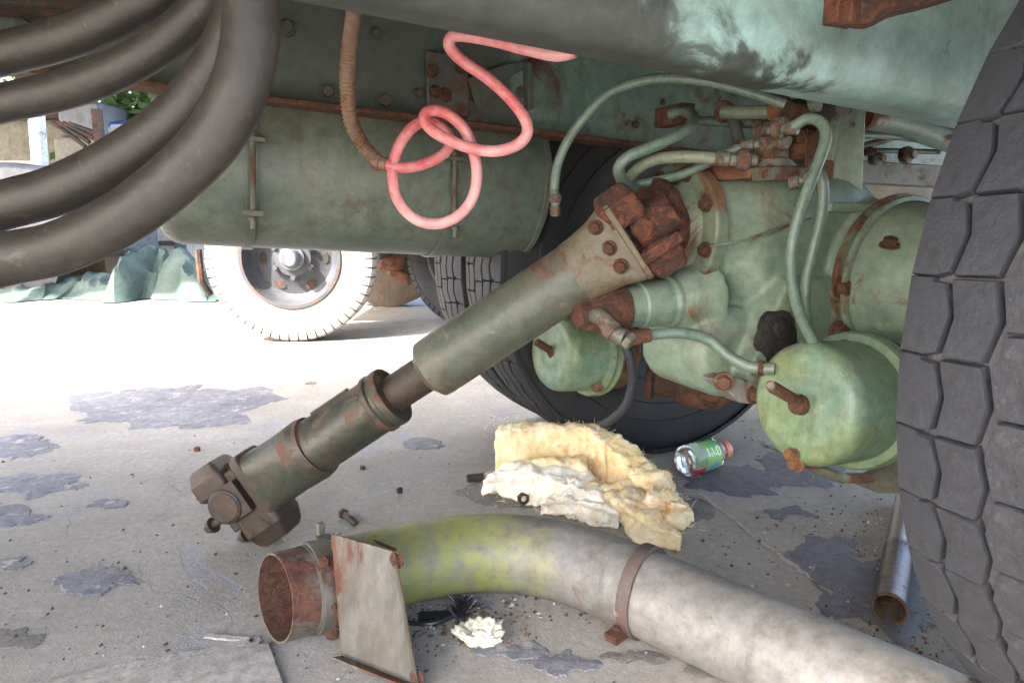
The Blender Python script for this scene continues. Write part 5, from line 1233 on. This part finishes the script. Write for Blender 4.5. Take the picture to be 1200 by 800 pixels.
for dx in (-.3, .55):
    m = MB(); m.lathe(Vector((q.x + dx, 10.44, .3)), Vector((0, 1, 0)), [(0, .18), (0, .3), (.2, .3)], 24); m.build('tyre', M_RUBBER, cr)
hd = thing('silver_car', Vector((px(10, 200, 6.8).x, 7.4, 0)), 'silver grey car bonnet at the left edge behind the hoses', 'car')
q = px(20, 190, 6.8)
m = MB(); prof = [(-1.9, .4), (-1.9, q.z + .02), (-.3, q.z), (.18, q.z - .06), (.30, q.z - .25), (.30, .4)]
m.prism([Vector((q.x + .25 + a_, 6.8, z_)) for a_, z_ in prof], Vector((0, 1.5, 0))); m.build('body', M_GREYB, hd, bevel=.06)
for dx in (-1.3, .0):
    m = MB(); m.lathe(Vector((q.x + dx, 6.74, .32)), Vector((0, 1, 0)), [(0, .18), (0, .32), (.2, .32)], 24); m.build('tyre', M_RUBBER, hd)
def tree(c, h, rad, nm, label, n=1600):
    t_ = thing(nm, c, label, 'tree'); m = MB()
    top = c + EZ * (h * .55)
    m.tube([c, c + EZ * h * .3 + Vector((.1, 0, 0)), top], [.16, .11, .06], 10)
    for k in range(6):
        a_ = k * 1.05; m.tube([c + EZ * h * (.35 + .03 * k), c + EZ * h * (.55 + .03 * k) + Vector((math.cos(a_), math.sin(a_), 0)) * rad * .6], [.06, .02], 6)
    m.build('trunk', M_BARK, t_)
    m = MB(); cl_ = [(c + EZ * h * .68 + Vector((random.gauss(0, .5), random.gauss(0, .5), random.gauss(0, .35))) * rad, rad * random.uniform(.25, .5)) for _ in range(16)]
    for _ in range(n):
        cc_, r_ = random.choice(cl_); p = cc_ + Vector((random.gauss(0, 1), random.gauss(0, 1), random.gauss(0, .8))) * r_ * .5
        d1 = Vector((random.gauss(0, 1), random.gauss(0, 1), random.gauss(0, 1))).normalized() * .13; d2 = d1.cross(Vector((random.gauss(0, 1), random.gauss(0, 1), random.gauss(0, 1)))).normalized() * .07
        m.add([p - d1, p + d2, p + d1, p - d2], [(0, 1, 2, 3)])
    m.build('crown', M_LEAF, t_, smooth=0)
tree(Vector((px(128, 130, 13).x, 13.6, 0)), 3.4, 1.1, 'small_tree', 'small dark green tree behind the blue car')
tree(Vector((px(30, 100, 19).x, 19.5, 0)), 6.5, 2.0, 'tall_tree', 'tall green tree behind the cream building')
# pale drum and wall seen past the strut, right
dr = MB(); p = px(1050, 262, 3.6); dr.lathe(Vector((p.x, 3.9, 0)), EZ, [(0, .46), (.02, .48), (.5, .48), (.52, .5), (.54, .48), (1.0, .48), (1.02, .5), (1.06, .5), (1.07, .4)], 48)
tag(dr.build('white_drum', M_CREAM, None, L=Vector((p.x, 3.9, 0))), 'pale cream storage drum standing beyond the axle on the right', 'drum')
wl = MB(); wl.box(Vector((9, 16, 1.3)), Vector((7, 0, 0)), Vector((0, .12, 0)), Vector((0, 0, 1.3))); tag(wl.build('yard_wall', M_CREAM, None, L=Vector((9, 16, 0))), 'long cream yard wall far beyond the truck on the right', 'wall')

sh = thing('shade_roof', Vector((-9.5, 9, 0)), 'unseen roof on posts added to shade the back of the yard', 'shade roof')
m = MB(); m.box(Vector((-10.2, 10.4, 4.7)), Vector((6.2, 0, 0)), Vector((0, 7.2, 0)), Vector((0, 0, .06))); m.build('roof', M_DARK, sh)  # roof out of view, added to keep the sun off the back yard
for x_, y_ in ((-16, 3.4), (-16, 17.4), (-4.3, 17.4), (-16, 10.4)):
    m = MB(); m.box(Vector((x_, y_, 2.32)), Vector((.08, 0, 0)), Vector((0, .08, 0)), Vector((0, 0, 2.32))); m.build('post', M_DARK, sh)
